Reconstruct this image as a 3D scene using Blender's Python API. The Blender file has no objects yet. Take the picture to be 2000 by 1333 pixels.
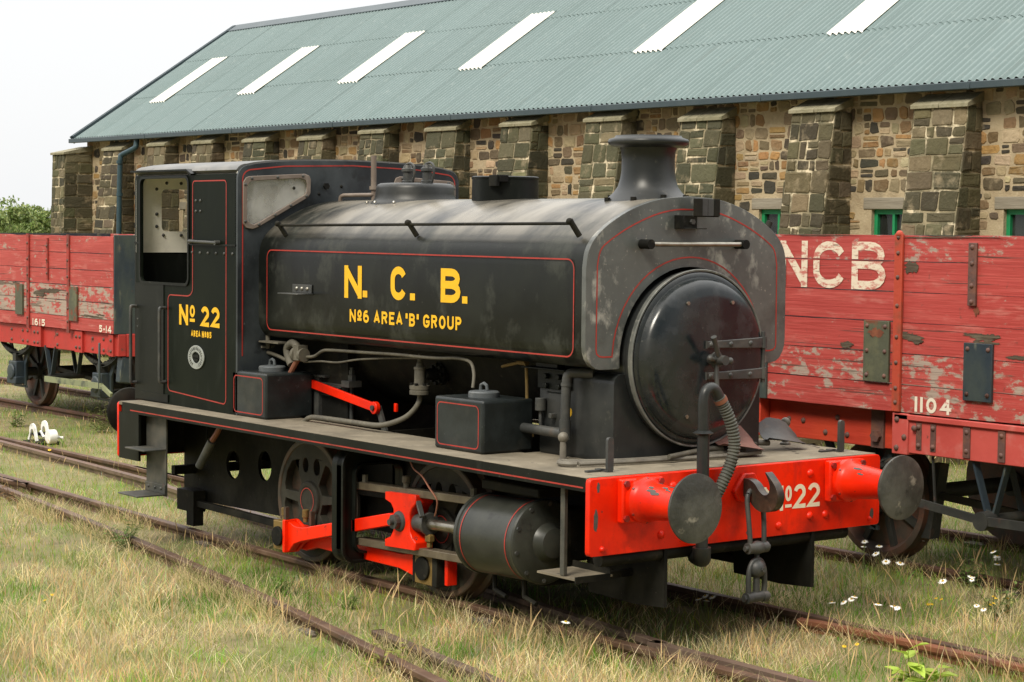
import bpy, bmesh, math, random
import numpy as np
from mathutils import Vector, Matrix
from mathutils.geometry import tessellate_polygon

random.seed(7)
RNG = np.random.default_rng(11)
SC = bpy.context.scene
COL = SC.collection
rad = math.radians

# ------------------------------------------------------------------ camera
cam = bpy.data.objects.new('camera', bpy.data.cameras.new('camera'))
COL.objects.link(cam)
CAM_R = (0.603435, 0.797352, 0.009858)
CAM_U = (-0.051072, 0.026308, 0.998348)
CAM_F = (-0.795775, 0.602941, -0.056598)
CAM_P = (8.899508, -8.499134, 2.438835)
mw = Matrix.Identity(4)
for i in range(3):
    mw[i][0] = CAM_R[i]; mw[i][1] = CAM_U[i]; mw[i][2] = -CAM_F[i]; mw[i][3] = CAM_P[i]
cam.matrix_world = mw
cam.data.sensor_width = 36.0
cam.data.lens = 71.8875
cam.data.clip_end = 800
SC.camera = cam

# ------------------------------------------------------------------ sky, sun, exposure
SUN_EL, SUN_AZ = 46.0, 158.0          # azimuth clockwise from +Y
world = bpy.data.worlds.new('World'); SC.world = world
world.use_nodes = True
nt = world.node_tree
for n in list(nt.nodes): nt.nodes.remove(n)
out = nt.nodes.new('ShaderNodeOutputWorld'); bg = nt.nodes.new('ShaderNodeBackground')
sky = nt.nodes.new('ShaderNodeTexSky'); sky.sky_type = 'NISHITA'; sky.sun_disc = False
sky.sun_elevation = rad(SUN_EL); sky.sun_rotation = rad(SUN_AZ)
sky.air_density = 1.0; sky.dust_density = 3.0
tcw = nt.nodes.new('ShaderNodeTexCoord')
sp_ = nt.nodes.new('ShaderNodeSeparateXYZ'); nt.links.new(tcw.outputs['Generated'], sp_.inputs[0])
# sky dimmed low down behind the camera, added to darken reflections
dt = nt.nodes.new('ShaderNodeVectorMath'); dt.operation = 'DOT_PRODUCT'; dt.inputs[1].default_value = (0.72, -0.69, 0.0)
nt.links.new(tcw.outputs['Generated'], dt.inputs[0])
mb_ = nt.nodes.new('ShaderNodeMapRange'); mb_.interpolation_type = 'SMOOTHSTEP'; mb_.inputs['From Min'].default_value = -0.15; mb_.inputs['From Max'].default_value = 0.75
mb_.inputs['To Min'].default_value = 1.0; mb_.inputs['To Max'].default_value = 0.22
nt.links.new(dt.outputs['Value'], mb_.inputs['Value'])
cr = nt.nodes.new('ShaderNodeValToRGB')          # overcast deck: brighter overhead than at the horizon
cr.color_ramp.elements[0].position = 0.0; cr.color_ramp.elements[0].color = (5.6, 5.65, 5.7, 1)
cr.color_ramp.elements[1].position = 0.85; cr.color_ramp.elements[1].color = (18.5, 18.2, 17.6, 1)
e_ = cr.color_ramp.elements.new(0.25); e_.color = (6.4, 6.4, 6.4, 1)
nt.links.new(sp_.outputs['Z'], cr.inputs['Fac'])
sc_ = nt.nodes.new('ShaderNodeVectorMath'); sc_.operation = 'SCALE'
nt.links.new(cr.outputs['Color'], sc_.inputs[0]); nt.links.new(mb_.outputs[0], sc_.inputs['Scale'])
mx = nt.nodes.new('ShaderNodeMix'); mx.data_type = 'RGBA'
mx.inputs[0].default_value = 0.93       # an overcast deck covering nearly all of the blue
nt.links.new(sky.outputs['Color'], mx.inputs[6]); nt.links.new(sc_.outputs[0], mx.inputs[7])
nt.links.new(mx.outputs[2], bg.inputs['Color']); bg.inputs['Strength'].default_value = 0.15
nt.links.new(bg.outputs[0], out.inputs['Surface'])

sun = bpy.data.objects.new('sun', bpy.data.lights.new('sun', 'SUN'))
COL.objects.link(sun)
sun.data.energy = 3.0; sun.data.angle = rad(20); sun.data.color = (1.0, 0.93, 0.80)
_d = Vector((math.sin(rad(SUN_AZ)) * math.cos(rad(SUN_EL)), math.cos(rad(SUN_AZ)) * math.cos(rad(SUN_EL)), math.sin(rad(SUN_EL))))
sun.rotation_euler = _d.to_track_quat('Z', 'Y').to_euler()
sun.location = (-20, -20, 30)

SC.view_settings.view_transform = 'Standard'
SC.view_settings.look = 'None'
SC.view_settings.exposure = 0.22
SC.view_settings.gamma = 1.0
SC.view_settings.use_curve_mapping = False

# ------------------------------------------------------------------ materials
def mat(name, base, rough=0.6, metal=0.0, layers=(), bump=None, attr=None, spec=0.5, coat=0.0, rvar=0.0, trans=None):
    m = bpy.data.materials.new(name); m.use_nodes = True
    t = m.node_tree; N = t.nodes; L = t.links
    b = N['Principled BSDF']
    b.inputs['Roughness'].default_value = rough; b.inputs['Metallic'].default_value = metal
    b.inputs['Specular IOR Level'].default_value = spec
    b.inputs['Coat Weight'].default_value = coat; b.inputs['Coat Roughness'].default_value = 0.15
    tc = N.new('ShaderNodeTexCoord')
    if attr:
        a = N.new('ShaderNodeAttribute'); a.attribute_name = attr; cur = a.outputs['Color']
    else:
        rgb = N.new('ShaderNodeRGB'); rgb.outputs[0].default_value = (*base, 1); cur = rgb.outputs[0]
    rcur = None
    for ly in layers:
        mp = N.new('ShaderNodeMapping'); mp.inputs['Scale'].default_value = ly.get('stretch', (1, 1, 1))
        mp.inputs['Location'].default_value = (ly.get('seed', 0.0), ly.get('seed', 0.0) * 1.7, 3.1 * ly.get('seed', 0.0))
        L.new(tc.outputs['Object'], mp.inputs['Vector'])
        no = N.new('ShaderNodeTexNoise'); no.inputs['Scale'].default_value = ly['scale']
        no.inputs['Detail'].default_value = ly.get('detail', 6); no.inputs['Roughness'].default_value = ly.get('nr', 0.6)
        L.new(mp.outputs[0], no.inputs['Vector'])
        val = no.outputs['Fac']
        if ly.get('peel'):
            pa = N.new('ShaderNodeAttribute'); pa.attribute_name = 'peel'
            md = N.new('ShaderNodeMath'); md.operation = 'MULTIPLY_ADD'
            L.new(pa.outputs['Fac'], md.inputs[0]); md.inputs[1].default_value = ly['peel']; L.new(val, md.inputs[2])
            val = md.outputs[0]
        mr = N.new('ShaderNodeMapRange'); mr.clamp = True
        mr.inputs['From Min'].default_value = ly['lo']; mr.inputs['From Max'].default_value = ly['hi']
        mr.inputs['To Max'].default_value = ly.get('amt', 1.0)
        L.new(val, mr.inputs['Value'])
        fac = mr.outputs[0]
        if ly.get('up'):      # pale dust, with sky sheen painted into its colour, on upward facing metal
            ge = N.new('ShaderNodeNewGeometry'); sx = N.new('ShaderNodeSeparateXYZ'); L.new(ge.outputs['Normal'], sx.inputs[0])
            m2 = N.new('ShaderNodeMapRange'); m2.clamp = True; m2.inputs['From Min'].default_value = .55; m2.inputs['From Max'].default_value = .95; L.new(sx.outputs['Z'], m2.inputs['Value'])
            mm = N.new('ShaderNodeMath'); mm.operation = 'MULTIPLY'; L.new(fac, mm.inputs[0]); L.new(m2.outputs[0], mm.inputs[1]); fac = mm.outputs[0]
        mixn = N.new('ShaderNodeMix'); mixn.data_type = 'RGBA'
        mixn.blend_type = ly.get('blend', 'MIX')
        L.new(fac, mixn.inputs[0]); L.new(cur, mixn.inputs[6]); mixn.inputs[7].default_value = (*ly['color'], 1)
        cur = mixn.outputs[2]
        if 'rough' in ly:
            rm = N.new('ShaderNodeMix'); rm.data_type = 'FLOAT'
            L.new(fac, rm.inputs[0])
            if rcur is None: rm.inputs[2].default_value = rough
            else: L.new(rcur, rm.inputs[2])
            rm.inputs[3].default_value = ly['rough']; rcur = rm.outputs[0]
    L.new(cur, b.inputs['Base Color'])
    if rcur is not None: L.new(rcur, b.inputs['Roughness'])
    if bump:
        no = N.new('ShaderNodeTexNoise'); no.inputs['Scale'].default_value = bump[0]; no.inputs['Detail'].default_value = 6
        mp = N.new('ShaderNodeMapping'); mp.inputs['Scale'].default_value = bump[2] if len(bump) > 2 else (1, 1, 1)
        L.new(tc.outputs['Object'], mp.inputs['Vector']); L.new(mp.outputs[0], no.inputs['Vector'])
        bp_ = N.new('ShaderNodeBump'); bp_.inputs['Strength'].default_value = bump[1]; bp_.inputs['Distance'].default_value = 0.02
        L.new(no.outputs['Fac'], bp_.inputs['Height']); L.new(bp_.outputs[0], b.inputs['Normal'])
    if trans:
        tr = N.new('ShaderNodeBsdfTranslucent'); L.new(cur, tr.inputs['Color'])
        ms = N.new('ShaderNodeMixShader'); ms.inputs[0].default_value = trans
        L.new(b.outputs[0], ms.inputs[1]); L.new(tr.outputs[0], ms.inputs[2])
        L.new(ms.outputs[0], N['Material Output'].inputs['Surface'])
    return m

DUST = (0.14, 0.12, 0.085)
BLACK = mat('black_paint', (0.005, 0.006, 0.005), 0.38, spec=.16, layers=[
    dict(color=(0.013, 0.015, 0.012), scale=1.6, lo=0.42, hi=0.7, amt=0.75, rough=0.48),
    dict(color=(0.032, 0.035, 0.03), scale=9, lo=0.56, hi=0.74, amt=0.45, stretch=(1, 1, 0.35), rough=0.6),
    dict(color=(0.2, 0.19, 0.16), scale=55, lo=0.69, hi=0.74, amt=0.5)], bump=(3, 0.06))
TANKTOP = mat('weathered_black', (0.006, 0.007, 0.006), 0.28, spec=.22, layers=[
    dict(color=(0.016, 0.018, 0.014), scale=1.5, lo=0.42, hi=0.68, amt=0.85, rough=0.42),
    dict(color=(0.055, 0.058, 0.048), scale=2.6, lo=0.52, hi=0.62, amt=0.5, stretch=(1, 1, .75), seed=3, rough=0.5, detail=9, nr=.7),
    dict(color=(0.004, 0.004, 0.004), scale=4, lo=0.56, hi=0.66, amt=0.6, seed=8, stretch=(1, 1, .4)),
    dict(color=(0.26, 0.235, 0.19), scale=2.2, lo=0.34, hi=0.64, amt=0.8, up=True, rough=0.26, stretch=(1.6, .6, 1)),
    dict(color=(0.2, 0.19, 0.16), scale=60, lo=0.69, hi=0.75, amt=0.5)], bump=(2.0, 0.03))
WORN = mat('worn_plate', (0.082, 0.088, 0.084), 0.36, layers=[
    dict(color=(0.125, 0.13, 0.12), scale=2.5, lo=0.4, hi=0.65, amt=0.8),
    dict(color=(0.035, 0.038, 0.035), scale=4, lo=0.52, hi=0.72, amt=0.7, seed=3),
    dict(color=(0.36, 0.35, 0.31), scale=7, lo=0.58, hi=0.70, amt=0.8, seed=5, rough=0.7, stretch=(1,1,.7)),
    dict(color=(0.32, 0.3, 0.25), scale=40, lo=0.64, hi=0.7, amt=0.6)], bump=(5, 0.08))
SOOT = mat('sooty_black', (0.008, 0.008, 0.007), 0.6, spec=.12, layers=[
    dict(color=(0.03, 0.028, 0.02), scale=4, lo=0.42, hi=0.7, amt=0.8, rough=0.75),
    dict(color=(0.07, 0.06, 0.04), scale=22, lo=0.6, hi=0.75, amt=0.5)], bump=(14, 0.12))
IRON = mat('grey_iron', (0.035, 0.037, 0.036), 0.5, layers=[
    dict(color=(0.08, 0.078, 0.068), scale=6, lo=0.42, hi=0.68, amt=0.8),
    dict(color=(0.12, 0.07, 0.04), scale=11, lo=0.62, hi=0.75, amt=0.5, seed=2)], bump=(25, 0.12))
DUSTY = mat('dusty_pipe', (0.11, 0.10, 0.075), 0.7, layers=[
    dict(color=(0.05, 0.045, 0.035), scale=8, lo=0.45, hi=0.7, amt=0.8),
    dict(color=(0.2, 0.18, 0.13), scale=20, lo=0.55, hi=0.75, amt=0.6)], bump=(20, 0.1))
DECK = mat('dusty_deck', (0.20, 0.17, 0.12), 0.9, layers=[
    dict(color=(0.10, 0.085, 0.06), scale=3, lo=0.45, hi=0.7, amt=0.8),
    dict(color=(0.30, 0.26, 0.19), scale=7, lo=0.5, hi=0.75, amt=0.7, seed=4),
    dict(color=(0.035, 0.032, 0.025), scale=9, lo=0.66, hi=0.7, amt=0.8, seed=7, stretch=(1, 2, 1))], bump=(30, 0.2))
RED = mat('red_paint', (0.88, 0.022, 0.001), 0.34, spec=0.3, layers=[
    dict(color=(0.56, 0.010, 0.002), scale=2.0, lo=0.44, hi=0.70, amt=0.8),
    dict(color=(0.22, 0.010, 0.005), scale=3.0, lo=0.52, hi=0.72, amt=0.75, seed=6, rough=0.5),
    dict(color=(0.17, 0.014, 0.010), scale=6, lo=0.57, hi=0.75, amt=0.6, seed=11, stretch=(1, 1, .35), rough=0.55),
    dict(color=(0.05, 0.03, 0.022), scale=9, lo=0.685, hi=0.70, amt=0.9, seed=9, rough=0.7),
    dict(color=(0.07, 0.02, 0.015), scale=34, lo=0.67, hi=0.71, amt=0.75, seed=1)], bump=(6, 0.07))
CHIP = mat('bare_primer_chip', (0.075, 0.07, 0.062), 0.7, bump=(30, 0.2))
LINING = mat('red_lining', (0.36, 0.03, 0.02), 0.5, layers=[dict(color=(0.1, 0.02, 0.015), scale=12, lo=0.5, hi=0.75, amt=0.7)])
YELLOW = mat('yellow_lettering', (0.80, 0.45, 0.004), 0.5, layers=[dict(color=(0.66, 0.33, 0.004), scale=12, lo=0.5, hi=0.75, amt=0.6)])
CREAMLET = mat('cream_lettering', (0.78, 0.70, 0.52), 0.55, layers=[dict(color=(0.5, 0.25, 0.16), scale=16, lo=0.58, hi=0.75, amt=0.5)])
STEEL = mat('bright_steel', (0.34, 0.32, 0.27), 0.33, 0.9, layers=[dict(color=(0.12, 0.1, 0.07), scale=9, lo=0.45, hi=0.7, amt=0.7)])
SLIDE = mat('oily_slide_bar', (0.13, 0.105, 0.07), 0.45, 0.3, layers=[dict(color=(0.24, 0.2, 0.14), scale=6, lo=0.5, hi=0.75, amt=0.7), dict(color=(0.06, 0.045, 0.03), scale=12, lo=0.5, hi=0.75, amt=0.7, seed=2)], bump=(20, 0.1))
BRASS = mat('dull_brass', (0.26, 0.17, 0.055), 0.45, 0.5, layers=[dict(color=(0.12, 0.08, 0.035), scale=9, lo=0.45, hi=0.7, amt=0.8)])
COPPER = mat('copper_pipe', (0.25, 0.1, 0.06), 0.5, 0.3)
CREAM = mat('cream_cab_paint', (0.92, 0.89, 0.78), 0.55, layers=[dict(color=(0.4, 0.33, 0.2), scale=3, lo=0.55, hi=0.8, amt=0.5)])
RUBBER = mat('ribbed_hose', (0.06, 0.062, 0.05), 0.7, layers=[dict(color=(0.11, 0.11, 0.09), scale=12, lo=0.45, hi=0.7, amt=0.7)])
BUFFACE = mat('buffer_face', (0.045, 0.046, 0.04), 0.45, 0.3, layers=[
    dict(color=(0.12, 0.12, 0.105), scale=3.5, lo=0.42, hi=0.62, amt=0.85), dict(color=(0.4, 0.37, 0.3), scale=8, lo=0.62, hi=0.70, amt=0.6, seed=4), dict(color=(0.02, 0.02, 0.018), scale=12, lo=0.58, hi=0.68, amt=0.7, seed=5),
    dict(color=(0.1, 0.045, 0.02), scale=5, lo=0.66, hi=0.74, amt=0.5, seed=8)], bump=(40, 0.15))
PLATEM = mat('cast_plate', (0.36, 0.38, 0.36), 0.45, 0.4, layers=[dict(color=(0.15, 0.16, 0.15), scale=30, lo=0.5, hi=0.7, amt=0.7)])
FRAMEM = mat('window_frame_brown', (0.16, 0.125, 0.1), 0.5, layers=[dict(color=(0.28, 0.24, 0.2), scale=8, lo=0.5, hi=0.75, amt=0.7)])

def glass(name, dust=(0.6, 0.58, 0.5), amt=0.45, tint=(0.9, 0.95, 0.93)):
    m = bpy.data.materials.new(name); m.use_nodes = True
    t = m.node_tree; N = t.nodes; L = t.links
    for n in list(N): N.remove(n)
    o = N.new('ShaderNodeOutputMaterial')
    tr = N.new('ShaderNodeBsdfTransparent'); tr.inputs[0].default_value = (*tint, 1)
    gl = N.new('ShaderNodeBsdfGlossy'); gl.inputs['Roughness'].default_value = 0.03
    df = N.new('ShaderNodeBsdfDiffuse'); df.inputs[0].default_value = (*dust, 1)
    fr = N.new('ShaderNodeFresnel'); fr.inputs[0].default_value = 1.5
    m1 = N.new('ShaderNodeMixShader'); L.new(fr.outputs[0], m1.inputs[0]); L.new(tr.outputs[0], m1.inputs[1]); L.new(gl.outputs[0], m1.inputs[2])
    tc = N.new('ShaderNodeTexCoord'); no = N.new('ShaderNodeTexNoise'); no.inputs['Scale'].default_value = 4; no.inputs['Detail'].default_value = 7
    L.new(tc.outputs['Object'], no.inputs['Vector'])
    mr = N.new('ShaderNodeMapRange'); mr.inputs['From Min'].default_value = 0.35; mr.inputs['From Max'].default_value = 0.75
    mr.inputs['To Min'].default_value = amt * 0.35; mr.inputs['To Max'].default_value = amt * 1.6; L.new(no.outputs['Fac'], mr.inputs['Value'])
    m2 = N.new('ShaderNodeMixShader'); L.new(mr.outputs[0], m2.inputs[0]); L.new(m1.outputs[0], m2.inputs[1]); L.new(df.outputs[0], m2.inputs[2])
    L.new(m2.outputs[0], o.inputs['Surface'])
    return m
CABGLASS = glass('dusty_cab_glass', dust=(.90, .89, .85), amt=0.27, tint=(.95, .97, .96))
REARGLASS = glass('clear_cab_glass', amt=0.07, tint=(.97, .98, .98))
SHEDGLASS = glass('dark_shed_glass', dust=(0.1, 0.11, 0.1), amt=0.25, tint=(0.5, 0.55, 0.52))

# ------------------------------------------------------------------ mesh builder
AX = {'x': Vector((1, 0, 0)), 'y': Vector((0, 1, 0)), 'z': Vector((0, 0, 1))}
def frame_of(d):
    d = Vector(d).normalized()
    a = Vector((0, 0, 1)) if abs(d.z) < 0.9 else Vector((1, 0, 0))
    u = a.cross(d).normalized(); return u, d.cross(u), d
ORG = {}
class MB:
    def __init__(s): s.v = []; s.f = []; s.m = []; s.c = []; s.cur = 0; s.col = (1, 1, 1)
    def add(s, vs, fs):
        o = len(s.v); s.v.extend([tuple(p) for p in vs])
        for f in fs:
            s.f.append([i + o for i in f]); s.m.append(s.cur); s.c.append(s.col)
    def box(s, x0, x1, y0, y1, z0, z1):
        x0, x1 = sorted((x0, x1)); y0, y1 = sorted((y0, y1)); z0, z1 = sorted((z0, z1))
        s.add([(x0, y0, z0), (x1, y0, z0), (x1, y1, z0), (x0, y1, z0), (x0, y0, z1), (x1, y0, z1), (x1, y1, z1), (x0, y1, z1)],
              [(0, 3, 2, 1), (4, 5, 6, 7), (0, 1, 5, 4), (1, 2, 6, 5), (2, 3, 7, 6), (3, 0, 4, 7)]); return s
    def bar(s, p, q, w, h, up=(0, 0, 1), ext=0):
        p = Vector(p); q = Vector(q); d = (q - p).normalized(); p = p - d * ext; q = q + d * ext
        u = Vector(up).cross(d)
        if u.length < 1e-4: u = Vector((1, 0, 0)).cross(d)
        u.normalize(); t = d.cross(u)
        vs = []
        for c in (p, q):
            for a, b in ((-1, -1), (1, -1), (1, 1), (-1, 1)): vs.append(c + u * (a * w / 2) + t * (b * h / 2))
        s.add(vs, [(0, 3, 2, 1), (4, 5, 6, 7), (0, 1, 5, 4), (1, 2, 6, 5), (2, 3, 7, 6), (3, 0, 4, 7)]); return s
    @staticmethod
    def mp(pl, a, b, c):
        return {'xz': (a, c, b), 'yz': (c, a, b), 'xy': (a, b, c)}[pl]
    def plate(s, loops, pl, c0, c1):
        """outline (first loop) with holes (other loops) in plane pl, extruded from c0 to c1"""
        area = lambda l: sum(l[i][0] * l[(i + 1) % len(l)][1] - l[(i + 1) % len(l)][0] * l[i][1] for i in range(len(l)))
        loops = [l if (area(l) > 0) == (k == 0) else l[::-1] for k, l in enumerate(loops)]
        tri = tessellate_polygon([[Vector((p[0], p[1], 0)) for p in l] for l in loops])
        flat = [p for l in loops for p in l]; n = len(flat)
        vs = [s.mp(pl, p[0], p[1], c0) for p in flat] + [s.mp(pl, p[0], p[1], c1) for p in flat]
        fs = []
        for t in tri:
            a, b, c = t
            ar = (flat[b][0] - flat[a][0]) * (flat[c][1] - flat[a][1]) - (flat[c][0] - flat[a][0]) * (flat[b][1] - flat[a][1])
            if abs(ar) < 1e-12: continue
            if ar < 0: a, c = c, a
            fs.append((c, b, a)); fs.append((a + n, b + n, c + n))
        o = 0
        for l in loops:
            for i in range(len(l)):
                j = (i + 1) % len(l); fs.append((o + i, o + j, o + j + n, o + i + n))
            o += len(l)
        if (pl == 'xz') != (c1 < c0): fs = [f[::-1] for f in fs]
        s.add(vs, fs); return s
    def tube(s, pts, r, n=10, closed=False, caps=True):
        pts = [Vector(p) for p in pts]; k = len(pts)
        rs = r if isinstance(r, (list, tuple)) else [r] * k
        ts = []
        for i in range(k):
            a = pts[i - 1] if (i > 0 or closed) else pts[i]; b = pts[(i + 1) % k] if (i < k - 1 or closed) else pts[i]
            ts.append((b - a).normalized())
        u = frame_of(ts[0])[0]; vs = []
        for i in range(k):
            u = (u - ts[i] * u.dot(ts[i])); u.normalize(); w = ts[i].cross(u)
            for j in range(n):
                a = 2 * math.pi * j / n; vs.append(pts[i] + (u * math.cos(a) + w * math.sin(a)) * rs[i])
        fs = []
        for i in range(k if closed else k - 1):
            i2 = (i + 1) % k
            for j in range(n):
                j2 = (j + 1) % n; fs.append((i * n + j, i * n + j2, i2 * n + j2, i2 * n + j))
        if caps and not closed: fs.append(tuple(range(n))[::-1]); fs.append(tuple((k - 1) * n + j for j in range(n)))
        s.add(vs, fs); return s
    def lathe(s, prof, c, axis='z', n=28, su=1.0, sv=1.0):
        """prof: (radius, height along axis)"""
        u, v, w = (frame_of(AX[axis]) if isinstance(axis, str) else frame_of(axis)); c = Vector(c); vs = []; fs = []
        for r, h in prof:
            for j in range(n):
                a = 2 * math.pi * j / n; vs.append(c + w * h + u * (max(r, 1e-4) * su * math.cos(a)) + v * (max(r, 1e-4) * sv * math.sin(a)))
        for i in range(len(prof) - 1):
            for j in range(n):
                j2 = (j + 1) % n; fs.append((i * n + j, i * n + j2, (i + 1) * n + j2, (i + 1) * n + j))
        fs.append(tuple(range(n))[::-1]); fs.append(tuple((len(prof) - 1) * n + j for j in range(n)))
        s.add(vs, fs); return s
    def cyl(s, p, q, r, n=16, r2=None): return s.tube([p, q], [r, r if r2 is None else r2], n)
    def sphere(s, c, r, sc=(1, 1, 1), nu=14, nv=9):
        vs = []; fs = []; c = Vector(c)
        for i in range(nv + 1):
            t = math.pi * (i + 0.001) / (nv + 0.002)
            for j in range(nu):
                a = 2 * math.pi * j / nu
                vs.append(c + Vector((math.sin(t) * math.cos(a) * sc[0], math.sin(t) * math.sin(a) * sc[1], math.cos(t) * sc[2])) * r)
        for i in range(nv):
            for j in range(nu):
                j2 = (j + 1) % nu; fs.append((i * nu + j, (i + 1) * nu + j, (i + 1) * nu + j2, i * nu + j2))
        s.add(vs, fs); return s
    def hexb(s, c, axis, r=0.014, h=0.014):
        d = Vector(axis).normalized(); return s.tube([Vector(c), Vector(c) + d * h], r, 6)
    def dome(s, c, axis, r=0.014, h=0.009, n=10):
        return s.lathe([(r, 0), (r * 0.88, h * 0.5), (r * 0.55, h * 0.9), (0.0, h)], c, Vector(axis), n)
    def ribbon(s, pts, w, f, closed=False, off=0.0):
        """flat stroke along 2D pts, f(a,b,off)->xyz"""
        P = [Vector((p[0], p[1])) for p in pts]; P = [p for i, p in enumerate(P) if i == 0 or (p - P[i - 1]).length > 1e-5]
        if closed and (P[0] - P[-1]).length < 1e-5: P.pop()
        k = len(P); vs = []
        for i in range(k):
            a = P[i - 1] if (i > 0 or closed) else None; b = P[(i + 1) % k] if (i < k - 1 or closed) else None
            d1 = (P[i] - a).normalized() if a is not None else (b - P[i]).normalized()
            d2 = (b - P[i]).normalized() if b is not None else d1
            n1 = Vector((-d1.y, d1.x)); n2 = Vector((-d2.y, d2.x)); m = n1 + n2
            if m.length < 1e-3: m = n1.copy()
            m.normalize(); sc = 1 / max(0.45, m.dot(n1))
            vs.append(f(*(P[i] + m * (w / 2 * sc)), off)); vs.append(f(*(P[i] - m * (w / 2 * sc)), off))
        fs = []
        for i in range(k if closed else k - 1):
            j = (i + 1) % k; fs.append((2 * i, 2 * i + 1, 2 * j + 1, 2 * j))
        s.add(vs, fs); return s
    def build(s, name, mats, parent=None, bevel=0.0, smooth=38, seg=2, peel=None, col=False, origin=None):
        if not isinstance(mats, (list, tuple)): mats = [mats]
        if parent is not None: org = ORG[parent.name]
        elif origin is not None: org = Vector(origin)
        else:
            A = np.array(s.v); org = Vector(((A[:, 0].min() + A[:, 0].max()) / 2, (A[:, 1].min() + A[:, 1].max()) / 2, A[:, 2].min()))
        me = bpy.data.meshes.new(name)
        me.from_pydata([(p[0] - org.x, p[1] - org.y, p[2] - org.z) for p in s.v], [], s.f)
        for m in mats: me.materials.append(m)
        me.polygons.foreach_set('material_index', s.m)
        if col:
            ca = me.color_attributes.new('Col', 'FLOAT_COLOR', 'CORNER'); buf = []
            for p in me.polygons: buf.extend((*s.c[p.index], 1.0) * p.loop_total)
            ca.data.foreach_set('color', buf)
        if peel is not None:
            at = me.attributes.new('peel', 'FLOAT', 'FACE'); at.data.foreach_set('value', [c[0] if isinstance(c, tuple) else c for c in s.c])
        if smooth:
            me.polygons.foreach_set('use_smooth', [True] * len(me.polygons)); me.set_sharp_from_angle(angle=rad(smooth))
        me.update()
        o = bpy.data.objects.new(name, me); COL.objects.link(o)
        if parent is not None:
            o.parent = parent
        else: o.location = org
        ORG[o.name] = org
        if bevel:
            b = o.modifiers.new('bevel', 'BEVEL'); b.width = bevel; b.segments = seg; b.limit_method = 'ANGLE'; b.angle_limit = rad(38)
        return o
def tag(o, label, cat, group=None, kind=None):
    if kind: o['kind'] = kind
    if label: o['label'] = label
    if cat: o['category'] = cat
    if group: o['group'] = group
    return o
def root(name, loc, label, cat, group=None):
    o = bpy.data.objects.new(name, None); COL.objects.link(o); o.location = loc; o.empty_display_size = 0.3
    ORG[o.name] = Vector(loc); return tag(o, label, cat, group)
def dup_tree(o, loc=None, parent=None, rot=None):
    c = o.copy(); COL.objects.link(c)
    if parent is not None: c.parent = parent
    if loc is not None: c.location = loc
    if rot is not None: c.rotation_euler = rot
    for ch in list(o.children): dup_tree(ch, None, c)
    return c
def arc(cx, cy, rx, ry, a0, a1, n=10):
    return [(cx + rx * math.cos(rad(a0 + (a1 - a0) * i / n)), cy + ry * math.sin(rad(a0 + (a1 - a0) * i / n))) for i in range(n + 1)]
def rrect(x0, x1, z0, z1, r, n=5):
    return arc(x1 - r, z0 + r, r, r, -90, 0, n) + arc(x1 - r, z1 - r, r, r, 0, 90, n) + arc(x0 + r, z1 - r, r, r, 90, 180, n) + arc(x0 + r, z0 + r, r, r, 180, 270, n)
def circ(cx, cy, r, n=24, ry=None): return [(cx + r * math.cos(2 * math.pi * i / n), cy + (ry or r) * math.sin(2 * math.pi * i / n)) for i in range(n)]
def cr_spline(pts, n=5, closed=False):
    P = [Vector(p) for p in pts]; k = len(P); o = []
    for i in range(k if closed else k - 1):
        g = (lambda j: P[j % k]) if closed else (lambda j: P[min(max(j, 0), k - 1)])
        a, b, c, d = g(i - 1), g(i), g(i + 1), g(i + 2)
        for q in range(n):
            t = q / n
            o.append(0.5 * ((2 * b) + (c - a) * t + (2 * a - 5 * b + 4 * c - d) * t * t + (3 * b - a - 3 * c + d) * t ** 3))
    if not closed: o.append(P[-1])
    return [tuple(p) for p in o]

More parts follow.
